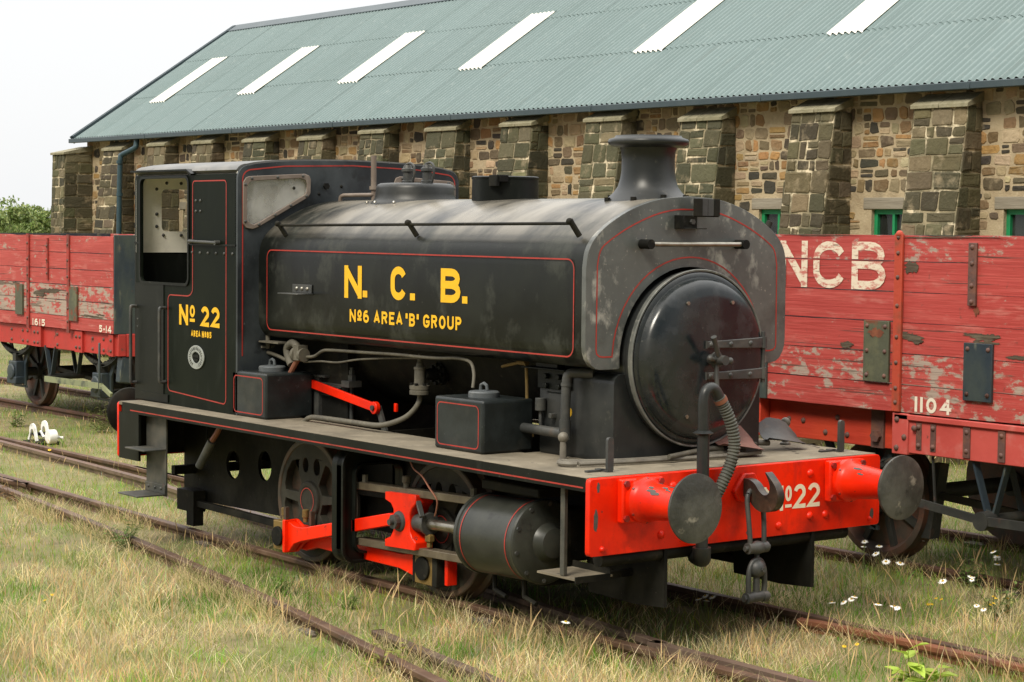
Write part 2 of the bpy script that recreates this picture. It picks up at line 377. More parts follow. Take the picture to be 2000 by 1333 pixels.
# ------------------------------------------------------------------ painted lettering
G = {
 'N': (0.8, [[(0, 0), (0, 1)], [(1, 0), (1, 1)], [(0, 1), (1, 0)]]),
 'C': (0.78, [arc(.5, .66, .5, .34, 22, 180) + arc(.5, .34, .5, .34, 180, 338)]),
 'B': (0.78, [[(0, 0), (0, 1)], [(0, 1), (.55, 1)] + arc(.55, .765, .4, .235, 90, -90, 8) + [(0, .53)], [(0, .53), (.55, .53)] + arc(.55, .265, .45, .265, 90, -90, 8) + [(0, 0)]]),
 'A': (0.8, [[(0, 0), (.5, 1), (1, 0)], [(.18, .3), (.82, .3)]]),
 'R': (0.74, [[(0, 0), (0, 1)], [(0, 1), (.55, 1)] + arc(.55, .76, .42, .24, 90, -90, 8) + [(0, .52)], [(.5, .52), (1, 0)]]),
 'E': (0.66, [[(1, 0), (0, 0), (0, 1), (1, 1)], [(0, .53), (.8, .53)]]),
 'G': (0.8, [arc(.5, .66, .5, .34, 22, 180) + arc(.5, .34, .5, .34, 180, 360, 10) + [(1, .45), (.55, .45)]]),
 'O': (0.8, ['c', arc(.5, .5, .5, .5, 0, 342, 19)]),
 'U': (0.78, [[(0, 1), (0, .32)] + arc(.5, .32, .5, .32, 180, 360) + [(1, .32), (1, 1)]]),
 'P': (0.72, [[(0, 0), (0, 1)], [(0, 1), (.55, 1)] + arc(.55, .75, .42, .25, 90, -90, 8) + [(0, .5)]]),
 '6': (0.72, ['c', arc(.5, .3, .5, .3, 0, 342, 19), arc(.55, .55, .55, .45, 60, 180, 8) + [(0, .3)]]),
 '2': (0.74, [arc(.5, .7, .5, .3, 165, -25, 12) + [(0, 0), (1, 0)]]),
 '8': (0.72, ['c', arc(.5, .27, .5, .27, 0, 342, 19), 'c', arc(.5, .77, .42, .23, 0, 342, 19)]),
 '5': (0.72, [[(.95, 1), (.1, 1), (.06, .56)] + arc(.45, .32, .55, .32, 135, -150, 12)]),
 '1': (0.12, [[(.5, 0), (.5, 1)]]),
 '4': (0.8, [[(.72, 0), (.72, 1)], [(.66, 1), (.02, .3), (1, .3)]]),
 '0': (0.74, ['c', arc(.5, .5, .5, .5, 0, 342, 19)]),
 '.': (0.2, [[(.5, -.02), (.5, .12)]]),
 '-': (0.3, [[(0, .45), (1, .45)]]),
 'o': (0.55, ['c', arc(.5, .72, .5, .28, 0, 342, 19), [(0, .16), (1, .16)]]),
 '"': (0.3, [[(.1, .98), (.1, .74)], [(.9, .98), (.9, .74)]]),
 ' ': (0.35, []),
}
def glyph(mb, ch, a0, a1, b0, b1, t, f, k0=0):
    """one letter in the rectangle a0..a1, b0..b1 with stroke t"""
    strokes = G[ch][1]; closed = False; k = k0
    ia0, ia1, ib0, ib1 = a0 + t / 2, a1 - t / 2, b0 + t / 2, b1 - t / 2
    if ch == '.': ia0 = ia1 = (a0 + a1) / 2
    for st in strokes:
        if st == 'c': closed = True; continue
        P = []
        for x, y in st:
            yy = ib0 + (ib1 - ib0) * y
            P.append((ia0 + (ia1 - ia0) * x, yy))
        if not closed and len(st) >= 2:      # square ends reach the box edge on straight stems
            def ext(p, q):
                d = Vector(p) - Vector(q); d.normalize(); return (p[0] + d.x * t / 2, p[1] + d.y * t / 2)
            if abs(P[0][0] - P[1][0]) < 1e-6 or abs(P[0][1] - P[1][1]) < 1e-6: P[0] = ext(P[0], P[1])
            if abs(P[-1][0] - P[-2][0]) < 1e-6 or abs(P[-1][1] - P[-2][1]) < 1e-6: P[-1] = ext(P[-1], P[-2])
        mb.ribbon(P, t, f, closed, 0.0003 * k); k += 1; closed = False
    return k
def text(mb, s, a0, a1, b0, b1, t, f, gap=0.22):
    ws = [G[c][0] for c in s]; tot = sum(ws) + gap * (len(s) - 1); u = (a1 - a0) / tot; x = a0
    for c, w in zip(s, ws):
        if c != ' ': glyph(mb, c, x, x + w * u, b0, b1, t, f)
        x += (w + gap) * u
CYLM = mat('cylinder_paint', (0.022, 0.024, 0.020), 0.36, spec=.35, layers=[dict(color=(0.05, 0.052, 0.043), scale=3, lo=0.42, hi=0.68, amt=0.8), dict(color=(0.015, 0.015, 0.013), scale=14, lo=0.6, hi=0.7, amt=0.8, seed=3)], bump=(8, 0.06))
SMOKEM = mat('smokebox_paint', (0.018, 0.020, 0.020), 0.34, spec=.35, layers=[dict(color=(0.05, 0.05, 0.046), scale=2.5, lo=0.42, hi=0.7, amt=0.8, rough=0.5), dict(color=(0.09, 0.085, 0.07), scale=16, lo=0.62, hi=0.75, amt=0.5)], bump=(4, 0.06))
DOORM = mat('door_paint', (0.008, 0.012, 0.014), 0.17, layers=[dict(color=(0.03, 0.032, 0.03), scale=3, lo=0.45, hi=0.7, amt=0.8, rough=0.4), dict(color=(0.25, 0.25, 0.22), scale=38, lo=0.70, hi=0.74, amt=0.6), dict(color=(0.05, 0.055, 0.06), scale=6, lo=0.55, hi=0.7, amt=0.5, seed=4)], bump=(6, 0.10))
CABM = mat('cab_paint', (0.004, 0.0065, 0.004), 0.40, spec=.08, layers=[dict(color=(0.010, 0.013, 0.008), scale=2, lo=0.42, hi=0.7, amt=0.8, rough=0.5), dict(color=(0.022, 0.027, 0.021), scale=7, lo=0.55, hi=0.75, amt=0.4, stretch=(1, 1, .3)), dict(color=(0.3, 0.28, 0.24), scale=45, lo=0.71, hi=0.75, amt=0.5)], bump=(3, 0.06))
ROOFM = mat('cab_roof_paint', (0.10, 0.10, 0.095), 0.42, layers=[dict(color=(0.2, 0.19, 0.17), scale=3, lo=0.42, hi=0.68, amt=0.7), dict(color=(0.05, 0.05, 0.045), scale=9, lo=0.55, hi=0.7, amt=0.6, seed=2)], bump=(6, 0.06))
BOXM = mat('sandbox_paint', (0.010, 0.013, 0.013), 0.40, spec=.4, layers=[dict(color=(0.024, 0.030, 0.031), scale=5, lo=0.42, hi=0.68, amt=0.8), dict(color=(0.12, 0.13, 0.13), scale=24, lo=0.64, hi=0.75, amt=0.5), dict(color=(0.07, 0.065, 0.05), scale=3, lo=0.55, hi=0.8, amt=0.5, seed=3)], bump=(6, 0.08))
LIDM = mat('lid_iron', (0.08, 0.09, 0.095), 0.45, layers=[dict(color=(0.16, 0.165, 0.16), scale=9, lo=0.45, hi=0.7, amt=0.8)], bump=(20, 0.1))
STEPM = mat('step_iron', (0.04, 0.042, 0.036), 0.55, layers=[dict(color=(0.1, 0.09, 0.07), scale=5, lo=0.42, hi=0.68, amt=0.8), dict(color=(0.15, 0.06, 0.03), scale=8, lo=0.66, hi=0.75, amt=0.6, seed=2)], bump=(18, 0.12))
IRONL = mat('pale_iron', (0.16, 0.145, 0.115), 0.55, layers=[dict(color=(0.07, 0.06, 0.05), scale=9, lo=0.45, hi=0.7, amt=0.7), dict(color=(0.2, 0.11, 0.07), scale=6, lo=0.6, hi=0.75, amt=0.7, seed=3)], bump=(25, 0.12))
RUSTM = mat('rusty_sheet', (0.22, 0.10, 0.075), 0.7, layers=[dict(color=(0.12, 0.06, 0.045), scale=8, lo=0.45, hi=0.7, amt=0.8), dict(color=(0.3, 0.2, 0.16), scale=12, lo=0.6, hi=0.75, amt=0.6)], bump=(25, 0.15))
def _split(s, name, mats, parent, **k):
    """one object for every loose piece in this builder"""
    par = list(range(len(s.v)))
    def fd(a):
        while par[a] != a: par[a] = par[par[a]]; a = par[a]
        return a
    for f in s.f:
        for i in f[1:]: par[fd(i)] = fd(f[0])
    gr = {}
    for fi, f in enumerate(s.f): gr.setdefault(fd(f[0]), []).append(fi)
    o = None
    for fl in gr.values():
        m = MB(); idx = {}
        for fi in fl:
            ff = []
            for i in s.f[fi]:
                if i not in idx: idx[i] = len(m.v); m.v.append(s.v[i])
                ff.append(idx[i])
            m.f.append(ff); m.m.append(s.m[fi]); m.c.append(s.c[fi])
        o = m.build(name, mats, parent, **k)
    return o
MB.split = _split
W0 = dict(color=(0.34, 0.31, 0.25), scale=6.5, lo=0.69, hi=0.74, amt=.85, stretch=(.75, 1, 1.5), peel=.26, detail=12, nr=.75, rough=.85)
W1 = dict(color=(0.085, 0.06, 0.04), scale=3.0, lo=0.70, hi=0.76, amt=.8, stretch=(.35, 1, 5), peel=.16, seed=4, detail=10, nr=.7, rough=.9)
W2 = dict(color=(0.05, 0.03, 0.022), scale=5, lo=.635, hi=.66, amt=.85, stretch=(.10, 1, 9), seed=12, detail=3, rough=.9)
WREDM = mat('peeling_red_planks', (0.41, 0.055, 0.045), 0.6, layers=[
    dict(color=(0.34, 0.04, 0.032), scale=2, lo=.4, hi=.65, amt=.8, stretch=(.5, 1, 2)), dict(color=(0.52, 0.11, 0.09), scale=5, lo=.5, hi=.72, amt=.6, stretch=(.4, 1, 3), seed=2),
    dict(color=(0.50, 0.17, 0.14), scale=7, lo=.56, hi=.68, amt=.6, stretch=(.5, 1, 2), seed=9, detail=9), W0, W1, W2, dict(color=(0.07, 0.045, 0.03), scale=9, lo=.68, hi=.72, amt=.9, stretch=(.12, 1, 4), seed=6, rough=.9), dict(color=(0.12, 0.05, 0.035), scale=20, lo=.66, hi=.72, amt=.6, seed=8)], bump=(9, .25, (.25, 1, 6)))
WRED2M = mat('faded_red_steel', (0.46, 0.03, 0.022), 0.6, layers=[dict(color=(0.33, 0.03, 0.02), scale=3, lo=.42, hi=.7, amt=.8), dict(color=(0.08, 0.05, 0.035), scale=6, lo=.63, hi=.70, amt=.9, seed=3, rough=.85)], bump=(9, .2))
WORANGEM = mat('orange_red_paint', (0.55, 0.055, 0.022), 0.55, layers=[dict(color=(0.42, 0.03, 0.018), scale=2, lo=.42, hi=.68, amt=.8), dict(color=(0.05, 0.03, 0.022), scale=6, lo=.66, hi=.70, amt=.9, stretch=(.3, 1, 3), seed=3, rough=.85)], bump=(9, .2, (.3, 1, 4)))
WPINKM = mat('faded_pink_red_paint', (0.50, 0.08, 0.065), 0.55, layers=[dict(color=(0.40, 0.05, 0.04), scale=2, lo=.42, hi=.68, amt=.8), dict(color=(0.55, 0.2, 0.17), scale=7, lo=.55, hi=.72, amt=.5, seed=3), dict(color=(0.08, 0.04, 0.03), scale=9, lo=.68, hi=.72, amt=.8, seed=5)], bump=(9, .15))
WSTRAPM = mat('rusty_orange_strap', (0.42, 0.055, 0.025), 0.65, layers=[dict(color=(0.2, 0.06, 0.03), scale=8, lo=.5, hi=.68, amt=.9)], bump=(20, .15))
WSTRAP2M = mat('dark_red_strap', (0.34, 0.035, 0.025), 0.65, layers=[dict(color=(0.09, 0.035, 0.025), scale=9, lo=.45, hi=.62, amt=.9)], bump=(20, .15))
WIRONM = mat('rusty_brown_iron', (0.11, 0.055, 0.045), 0.65, layers=[dict(color=(0.2, 0.08, 0.045), scale=12, lo=.45, hi=.7, amt=.7), dict(color=(0.05, 0.04, 0.035), scale=18, lo=.55, hi=.7, amt=.8, seed=2)], bump=(25, .2))
WBLUEM = mat('weathered_blue_black', (0.022, 0.034, 0.045), 0.5, layers=[dict(color=(0.06, 0.075, 0.06), scale=3, lo=.42, hi=.66, amt=.8, stretch=(1, 1, .4)), dict(color=(0.15, 0.15, 0.10), scale=5, lo=.60, hi=.68, amt=.8, seed=4, stretch=(1.5, 1.5, .35), rough=.8), dict(color=(0.16, 0.06, 0.03), scale=6, lo=.66, hi=.70, amt=.9, seed=7, rough=.8)], bump=(14, .15))
WGREENM = mat('mossy_green_plate', (0.075, 0.08, 0.05), 0.65, layers=[dict(color=(0.13, 0.13, 0.07), scale=6, lo=.45, hi=.65, amt=.8), dict(color=(0.16, 0.045, 0.02), scale=3.2, lo=.56, hi=.60, amt=.95, seed=1)], bump=(16, .2))
WGEARM = mat('wagon_gear_iron', (0.018, 0.019, 0.017), 0.65, layers=[dict(color=(0.05, 0.05, 0.04), scale=5, lo=.45, hi=.7, amt=.8), dict(color=(0.09, 0.04, 0.025), scale=8, lo=.6, hi=.72, amt=.7, seed=3)], bump=(16, .15))
WTYREM = mat('rusty_wagon_wheel', (0.06, 0.045, 0.035), 0.6, 0.1, layers=[dict(color=(0.16, 0.055, 0.028), scale=4, lo=.42, hi=.66, amt=.9), dict(color=(0.04, 0.04, 0.034), scale=9, lo=.5, hi=.7, amt=.7, seed=2)], bump=(16, .12))
WLEVM = mat('pale_green_lever', (0.22, 0.24, 0.13), 0.6, layers=[dict(color=(0.05, 0.06, 0.05), scale=4, lo=.5, hi=.62, amt=.9)], bump=(16, .12))
WOODM = mat('weathered_wood', (0.16, 0.13, 0.09), 0.85, bump=(14, .3, (.2, 1, 4)))
WLETM = mat('worn_white_letters', (0.72, 0.62, 0.48), 0.6, layers=[dict(color=(0.46, 0.08, 0.065), scale=16, lo=.50, hi=.57, amt=.85, stretch=(.5, 1, 1.5), detail=10, nr=.8), dict(color=(0.2, 0.12, 0.08), scale=14, lo=.64, hi=.70, amt=.8, seed=3, stretch=(.3, 1, 3))])
WLETM2 = mat('white_stencil', (0.74, 0.66, 0.54), 0.6, layers=[dict(color=(0.5, 0.1, 0.08), scale=22, lo=.60, hi=.66, amt=.9)])
WHITEM = mat('flaking_white_paint', (0.78, 0.78, 0.74), 0.55, layers=[dict(color=(0.35, 0.37, 0.33), scale=8, lo=.52, hi=.7, amt=.8), dict(color=(0.1, 0.1, 0.09), scale=14, lo=.66, hi=.72, amt=.8, seed=2)], bump=(14, .15))
RAILM = mat('brown_rail', (0.095, 0.050, 0.028), 0.6, 0.2, layers=[dict(color=(0.17, 0.105, 0.065), scale=5, lo=.45, hi=.7, amt=.8), dict(color=(0.05, 0.035, 0.025), scale=9, lo=.5, hi=.7, amt=.8, seed=2, stretch=(.3, 1, 1))], bump=(20, .2))
RAILM2 = mat('dark_brown_rail', (0.085, 0.052, 0.032), 0.65, 0.1, layers=[dict(color=(0.15, 0.11, 0.075), scale=6, lo=.45, hi=.7, amt=.8)], bump=(20, .2))
RAILSH = mat('shiny_rail', (0.20, 0.14, 0.105), 0.38, 0.4, layers=[dict(color=(0.09, 0.055, 0.04), scale=4, lo=.45, hi=.65, amt=.8, rough=.6)], bump=(20, .15))
RAILRU = mat('orange_rusty_rail', (0.20, 0.075, 0.035), 0.65, 0.1, layers=[dict(color=(0.10, 0.05, 0.035), scale=4, lo=.45, hi=.68, amt=.8)], bump=(20, .2))
RAILRU2 = mat('dark_rusty_rail', (0.10, 0.045, 0.028), 0.65, 0.1, layers=[dict(color=(0.05, 0.03, 0.022), scale=4, lo=.45, hi=.68, amt=.8)], bump=(20, .2))
CHAIRM = mat('cast_chair', (0.075, 0.06, 0.045), 0.7, layers=[dict(color=(0.15, 0.11, 0.08), scale=8, lo=.45, hi=.7, amt=.8)], bump=(20, .2))
GROUNDM = mat('dry_soil', (0.19, 0.155, 0.075), 0.95, layers=[dict(color=(0.12, 0.145, 0.035), scale=.9, lo=.42, hi=.62, amt=.85), dict(color=(0.30, 0.24, 0.125), scale=2.3, lo=.5, hi=.72, amt=.7, seed=3), dict(color=(0.07, 0.055, 0.03), scale=7, lo=.55, hi=.72, amt=.7, seed=5)], bump=(35, .5))
STONEM = mat('rough_stone', (.1, .1, .1), 0.9, attr='Col', layers=[dict(color=(.55, .52, .46), scale=14, lo=.5, hi=.75, amt=.6, blend='MULTIPLY'), dict(color=(.34, .27, .17), scale=5, lo=.56, hi=.70, amt=.6, seed=3), dict(color=(.05, .055, .025), scale=3, lo=.55, hi=.75, amt=.35, seed=6)], bump=(26, .5))
MORTARM = mat('lime_mortar', (.43, .345, .22), 0.95, layers=[dict(color=(.27, .20, .12), scale=4, lo=.45, hi=.68, amt=.8), dict(color=(.48, .40, .27), scale=11, lo=.55, hi=.72, amt=.7, seed=3), dict(color=(.12, .10, .065), scale=2.2, lo=.60, hi=.78, amt=.6, seed=5)], bump=(40, .4))
COPEM = mat('coping_stone', (.22, .20, .125), 0.9, layers=[dict(color=(.32, .29, .20), scale=5, lo=.45, hi=.68, amt=.8), dict(color=(.10, .10, .055), scale=9, lo=.52, hi=.7, amt=.7, seed=2)], bump=(24, .4))
LINTELM = mat('grey_lintel', (.24, .21, .16), 0.9, layers=[dict(color=(.33, .30, .24), scale=5, lo=.45, hi=.7, amt=.7, stretch=(.3, 1, 2)), dict(color=(.12, .10, .08), scale=9, lo=.55, hi=.72, amt=.6, stretch=(.2, 1, 3), seed=3)], bump=(18, .3, (.3, 1, 3)))
GREENM = mat('green_window_paint', (.010, .24, .085), 0.5, layers=[dict(color=(.015, .15, .06), scale=6, lo=.5, hi=.7, amt=.7)])
ROOFSM = mat('painted_corrugated_roof', (.155, .215, .222), 0.45, attr='Col', layers=[dict(color=(.80, .84, .82), scale=1.3, lo=.45, hi=.72, amt=.8, blend='MULTIPLY', stretch=(1, .3, .3)), dict(color=(.22, .27, .26), scale=8, lo=.58, hi=.75, amt=.5, seed=2), dict(color=(.10, .13, .12), scale=2.5, lo=.58, hi=.74, amt=.45, seed=6, stretch=(4, .5, .5))], bump=(6, .05))
SKYLM = mat('skylight_sheet', (.62, .62, .56), 0.5, layers=[dict(color=(.50, .50, .43), scale=5, lo=.5, hi=.72, amt=.6)])
GUTM = mat('slate_blue_gutter', (.032, .052, .062), 0.45, layers=[dict(color=(.05, .072, .08), scale=3, lo=.45, hi=.7, amt=.7)])
PIPEM = mat('teal_downpipe', (.02, .05, .065), 0.45, layers=[dict(color=(.035, .07, .08), scale=6, lo=.45, hi=.7, amt=.7)])
LEAFM = mat('leaf', (.1, .1, .1), 0.6, attr='Col', trans=.35)
TRUNKM = mat('bark', (.09, .07, .045), 0.9, bump=(14, .4))
GRASSM = mat('grass_blade', (.1, .1, .1), 0.75, attr='Col', trans=.30, spec=.25)
STEMM = mat('flower_stem', (.12, .15, .04), 0.7)
PETALM = mat('white_petal', (.82, .82, .78), 0.7)
YPETALM = mat('yellow_petal', (.75, .48, .02), 0.7)
YCENTM = mat('flower_centre', (.55, .36, .02), 0.8)
PAL_DUMMY = None
MORTARB = mat('buttress_mortar', (.30, .25, .155), 0.95, layers=[dict(color=(.09, .085, .05), scale=3, lo=.42, hi=.62, amt=.85), dict(color=(.70, .60, .42), scale=5, lo=.52, hi=.62, amt=.9, seed=3)], bump=(40, .4))
CABFM = mat('cab_front_paint', (0.018, 0.022, 0.025), 0.36, spec=.3, layers=[dict(color=(0.06, 0.07, 0.075), scale=2.2, lo=0.40, hi=0.66, amt=0.85, rough=0.5), dict(color=(0.008, 0.009, 0.009), scale=5, lo=0.60, hi=0.70, amt=0.8, seed=5), dict(color=(0.16, 0.17, 0.17), scale=40, lo=0.68, hi=0.73, amt=0.5)], bump=(4, 0.05))
FRAMEP = mat('dusty_frame_plate', (0.008, 0.008, 0.007), 0.6, spec=.1, layers=[dict(color=(0.024, 0.023, 0.018), scale=3, lo=0.40, hi=0.66, amt=0.85), dict(color=(0.011, 0.011, 0.009), scale=6, lo=0.55, hi=0.7, amt=0.7, seed=4), dict(color=(0.2, 0.18, 0.14), scale=60, lo=0.70, hi=0.74, amt=0.6)], bump=(16, 0.12))
REDDK = mat('grimy_red_bolt', (0.30, 0.012, 0.008), 0.45, layers=[dict(color=(0.08, 0.02, 0.015), scale=20, lo=0.45, hi=0.65, amt=0.8)])
HOOKM = mat('worn_hook', (0.03, 0.027, 0.023), 0.35, 0.4, layers=[dict(color=(0.12, 0.08, 0.05), scale=7, lo=0.45, hi=0.68, amt=0.8), dict(color=(0.2, 0.18, 0.15), scale=15, lo=0.62, hi=0.72, amt=0.5, seed=2)], bump=(20, .1))
RIMM = mat('pale_worn_rim', (0.16, 0.165, 0.15), 0.4, layers=[dict(color=(0.07, 0.075, 0.07), scale=6, lo=0.45, hi=0.65, amt=0.8), dict(color=(0.35, 0.34, 0.3), scale=14, lo=0.58, hi=0.7, amt=0.7, seed=2)], bump=(20, .08))
ROTM = mat('bare_dark_wood', (0.075, 0.055, 0.035), 0.9, layers=[dict(color=(0.16, 0.13, 0.085), scale=12, lo=.5, hi=.7, amt=.8, stretch=(.3, 1, 4)), dict(color=(0.03, 0.022, 0.016), scale=12, lo=.55, hi=.68, amt=.8, stretch=(.3, 1, 5), seed=3)], bump=(14, .3, (.2, 1, 5)))
STAINM = mat('rust_stain', (0.15, 0.045, 0.02), 0.8, layers=[dict(color=(0.25, 0.08, 0.035), scale=10, lo=.5, hi=.7, amt=.8)], bump=(14, .2))

# ================================================================== steam locomotive
ZD = 1.01                     # deck top
BW = 1.19                     # half width of deck and beams
LF = -0.04; LR = -5.92        # deck ends
CZ = 1.632                    # boiler axis height
loco = root('steam_locomotive', (-3.0, 0, 0), 'small black saddle tank steam locomotive with red buffer beam and yellow N.C.B. lettering', 'locomotive')
nearf = lambda y: (lambda a, b, o: (a, y - o, b))
frontf = lambda x: (lambda a, b, o: (x + o, a, b))

# ---- deck, valance, beams
m = MB()
m.box(-1.25, LF, -BW, BW, 0.985, ZD); m.box(-4.44, -1.25, -BW, -0.70, 0.985, ZD); m.box(-4.44, -1.25, 0.70, BW, 0.985, ZD); m.box(LR, -4.44, -BW, BW, 0.985, ZD)
deck = m.build('running_board', DECK, loco)
m = MB()
for s in (-1, 1): m.box(LR + .06, LF, s * BW, s * (BW - 0.02), 0.928, 0.983)
m.box(LR + .06, LF, -BW - .002, -BW + .0, 0.93, 1.008); m.box(LR + .06, LF, BW, BW + .002, 0.93, 1.008)
val = m.build('valance', BLACK, loco)
m = MB(); m.ribbon([(-5.72, 0.952), (LF - .02, 0.952)], 0.009, nearf(-BW - .0035)); m.build('lining', LINING, val, smooth=0)
def beam(x0, x1):
    m = MB(); m.plate([rrect(-BW - .003, BW + .003, 0.56, 1.006, 0.025, 3)], 'yz', x0, x1); return m
fb = beam(LF, 0.0).build('front_buffer_beam', RED, loco, bevel=0.006)
m = MB()
for y, z in ((-.655, .646), (-.565, .926), (.565, .926), (.567, .661), (.703, .661), (-1.10, .60), (-.30, .62), (.30, .62), (1.1, .60)):
    m.dome((0, y, z), (1, 0, 0), 0.026 if abs(y) < 1 else .018, 0.018, 12)
m.split('rivet', RED, fb)
m = MB()     # "No 22" in cream
tf = frontf(0.0012)
glyph(m, 'N', .165, .335, .712, .866, .027, tf); glyph(m, 'o', .352, .408, .706, .862, .019, tf)
glyph(m, '2', .425, .528, .716, .866, .028, tf); glyph(m, '2', .546, .652, .716, .866, .028, tf)
m.build('number_lettering', CREAMLET, fb, smooth=0)
m = MB()     # grey patches where the red has gone
for cy, cz, ry, rz in ((-1.147, .765, .018, .075), (-1.13, .955, .012, .035), (-.29, .70, .012, .05), (.05, .60, .02, .03), (1.12, .63, .02, .04)):
    P = [(cy + ry * random.uniform(.7, 1.15) * math.cos(a), cz + rz * random.uniform(.75, 1.1) * math.sin(a)) for a in [2 * math.pi * k / 14 for k in range(14)]]
    m.plate([P], 'yz', 0.0, 0.0008)
m.split('paint_loss_patch', CHIP, fb, smooth=0)
rb = beam(LR, LR - 0.03).build('rear_buffer_beam', RED, loco, bevel=0.006)
m = MB(); m.box(LR + .001, LR + .34, -BW - .001, -BW + .019, .56, .928); m.box(LR + .001, LR + .34, BW - .019, BW + .001, .56, .928); m.split('gusset', BLACK, rb)
m = MB(); m.box(LR + .001, LR + .012, -BW + .02, BW - .02, .57, .984); m.build('inner_face', SOOT, rb)
m = MB(); m.tube([(-.06, -1.08, .53), (-.06, .93, .53)], .045, 12); m.build('beam_pipe', SOOT, fb)

def buffer(side, x0, d, dark=False):
    y = side * 0.84; z = 0.872
    m = MB(); m.box(x0, x0 + d * .055, y - .155, y + .155, z - .13, z + .125)
    bf = m.build('buffer', RED, loco, bevel=0.012)
    m = MB(); m.lathe([(.135, 0), (.135, .03), (.122, .045), (.112, .06), (.105, .14), (.092, .26), (.082, .34), (.082, .365), (.07, .37)], (x0 + d * .055, y, z), (d, 0, 0), 32); m.build('buffer_housing', RED, bf)
    m = MB()
    for a in (35, 90, 145, 215, 270, 325): m.dome((x0 + d * .083, y + .122 * math.cos(rad(a)), z + .122 * math.sin(rad(a))), (d, 0, 0), .014, .014)
    for a, b in ((-.13, -.1), (.13, -.1), (-.13, .1), (.13, .1)): m.hexb((x0 + d * .054, y + a, z + b), (d, 0, 0), .02, .016)
    m.split('bolt', REDDK, bf)
    m = MB(); m.cyl((x0 + d * .40, y, z), (x0 + d * .49, y, z), .045); m.build('buffer_shank', STEEL, bf)
    m = MB(); m.lathe([(.05, -.06), (.06, -.03), (.19, -.012), (.197, .0), (.196, .012), (.15, .022), (.08, .027), (0, .029)], (x0 + d * .492, y, z), (d, 0, 0), 48); m.build('buffer_head', BUFFACE if not dark else SOOT, bf, smooth=60)
    if not dark:      # bare patches on top of the housing
        PR = [(.09, .107), (.14, .106), (.26, .0935), (.34, .0835)]
        for k in range(7):
            a0 = random.uniform(.09, .27); b0 = rad(random.uniform(35, 110)); L = random.uniform(.018, .05); Wd = random.uniform(.05, .14); V = []
            for q in range(13):
                t = 2 * math.pi * q / 12; rr = random.uniform(.6, 1.15) if q else 0
                a = a0 + L * rr * math.cos(t); b = b0 + Wd * rr * math.sin(t); R_ = float(np.interp(a, [p[0] for p in PR], [p[1] for p in PR])) + .0012
                V.append((x0 + d * (.055 + a), y - R_ * math.cos(b), z + R_ * math.sin(b)))
            m = MB(); m.add(V, [(0, q, q % 12 + 1) for q in range(1, 13)]); m.build('bare_patch', CHIP, bf)
    return bf
for s in (-1, 1): buffer(s, 0.0, 1); buffer(s, LR - .03, -1, True)
m = MB()    # dark scuffs along the top of the near front housing
# ---- drawhook and screw coupling
m = MB(); m.plate([[(-.10, .865), (-.02, .965), (.07, .965), (.11, .90), (.11, .82), (.04, .785), (-.06, .80)]], 'yz', 0.0, .03)
dh = m.build('drawhook_plate', RED, loco, bevel=.01)
m = MB()
hook = cr_spline([(-.01, .935), (.07, .937), (.125, .915), (.165, .875), (.205, .855), (.24, .868), (.252, .905), (.242, .94), (.214, .985), (.219, .990), (.258, .958), (.296, .92), (.322, .865), (.308, .805), (.262, .765), (.19, .752), (.13, .768), (.07, .815), (-.01, .845)], 4)
m.plate([hook], 'xz', -.028, .028)
hk = m.build('coupling_hook', HOOKM, loco, bevel=.02, seg=3)
m = MB()
for s in (-1, 1):
    m.tube(cr_spline([(.095, s * .052, .85), (.10, s * .062, .81), (.115, s * .062, .70), (.124, s * .058, .60), (.126, s * .056, .53)], 4), .0155, 10)
    m.tube([(.126, s * .036, .53), (.126, s * .078, .53)], .034, 14)
m.tube([(.095, -.052, .85), (.088, -.03, .868), (.085, 0, .873), (.088, .03, .868), (.095, .052, .85)], .0155, 10)
m.build('coupling_link', IRON, hk)
m = MB(); m.tube([(.126, -.10, .53), (.126, .10, .53)], .016, 10); m.lathe([(.034, -.035), (.042, 0), (.034, .035)], (.126, 0, .53), 'y', 16)
zz = [.52 - .0035 * i for i in range(30)]; m.tube([(.126, 0, z) for z in zz], [.0165 if i % 2 else .0135 for i in range(30)], 12)
m.sphere((.126, 0, .405), .056); m.tube([(.126, 0, .37), (.126, 0, .24)], .02, 10); m.hexb((.182, 0, .405), (1, 0, 0), .016, .01)
m.lathe([(.03, -.05), (.034, 0), (.03, .05)], (.126, 0, .235), 'y', 14); m.tube([(.126, -.105, .232), (.126, .105, .232)], .02, 8)
m.build('coupling_screw', IRON, hk)
m = MB(); m.tube(cr_spline([(.126, -.062, .232), (.126, -.066, .30), (.126, -.062, .39), (.126, -.035, .445), (.126, 0, .458), (.126, .035, .445), (.126, .062, .39), (.126, .066, .30), (.126, .062, .232)], 4), .0165, 10)
for s in (-1, 1): m.tube([(.126, s * .045, .232), (.126, s * .085, .232)], .034, 14)
m.build('coupling_shackle', IRON, hk)

# ---- frames below the deck
FR = [(-5.9, .98), (-5.9, .23), (-5.75, .2), (-4.3, .23), (-4.2, .28), (-1.35, .30), (-1.15, .40), (-.72, .40), (-.70, .205), (-.28, .195), (-.005, .212), (-.005, .98)]
for s in (-1, 1):
    m = MB(); m.plate([FR] + ([circ(-5.10, .545, .105, 24, .11), circ(-4.61, .585, .10, 24, .115)] if s < 0 else [circ(-5.46, .50, .07, 24, .10)]), 'xz', s * .595, s * .62)
    f = m.build('frame_plate', FRAMEP, loco)
m = MB(); m.box(-5.3, -1.2, -.5, .5, .55, .6); m.box(-5.7, -5.66, -.59, .59, .5, .98); m.box(-1.3, -1.26, -.59, .59, .45, .98); m.box(-3.1, -3.06, -.59, .59, .3, .98)
for x in (-3.62, -1.95): m.cyl((x, -.68, .45), (x, .68, .45), .08)
m.build('frame_stretcher', SOOT, loco)
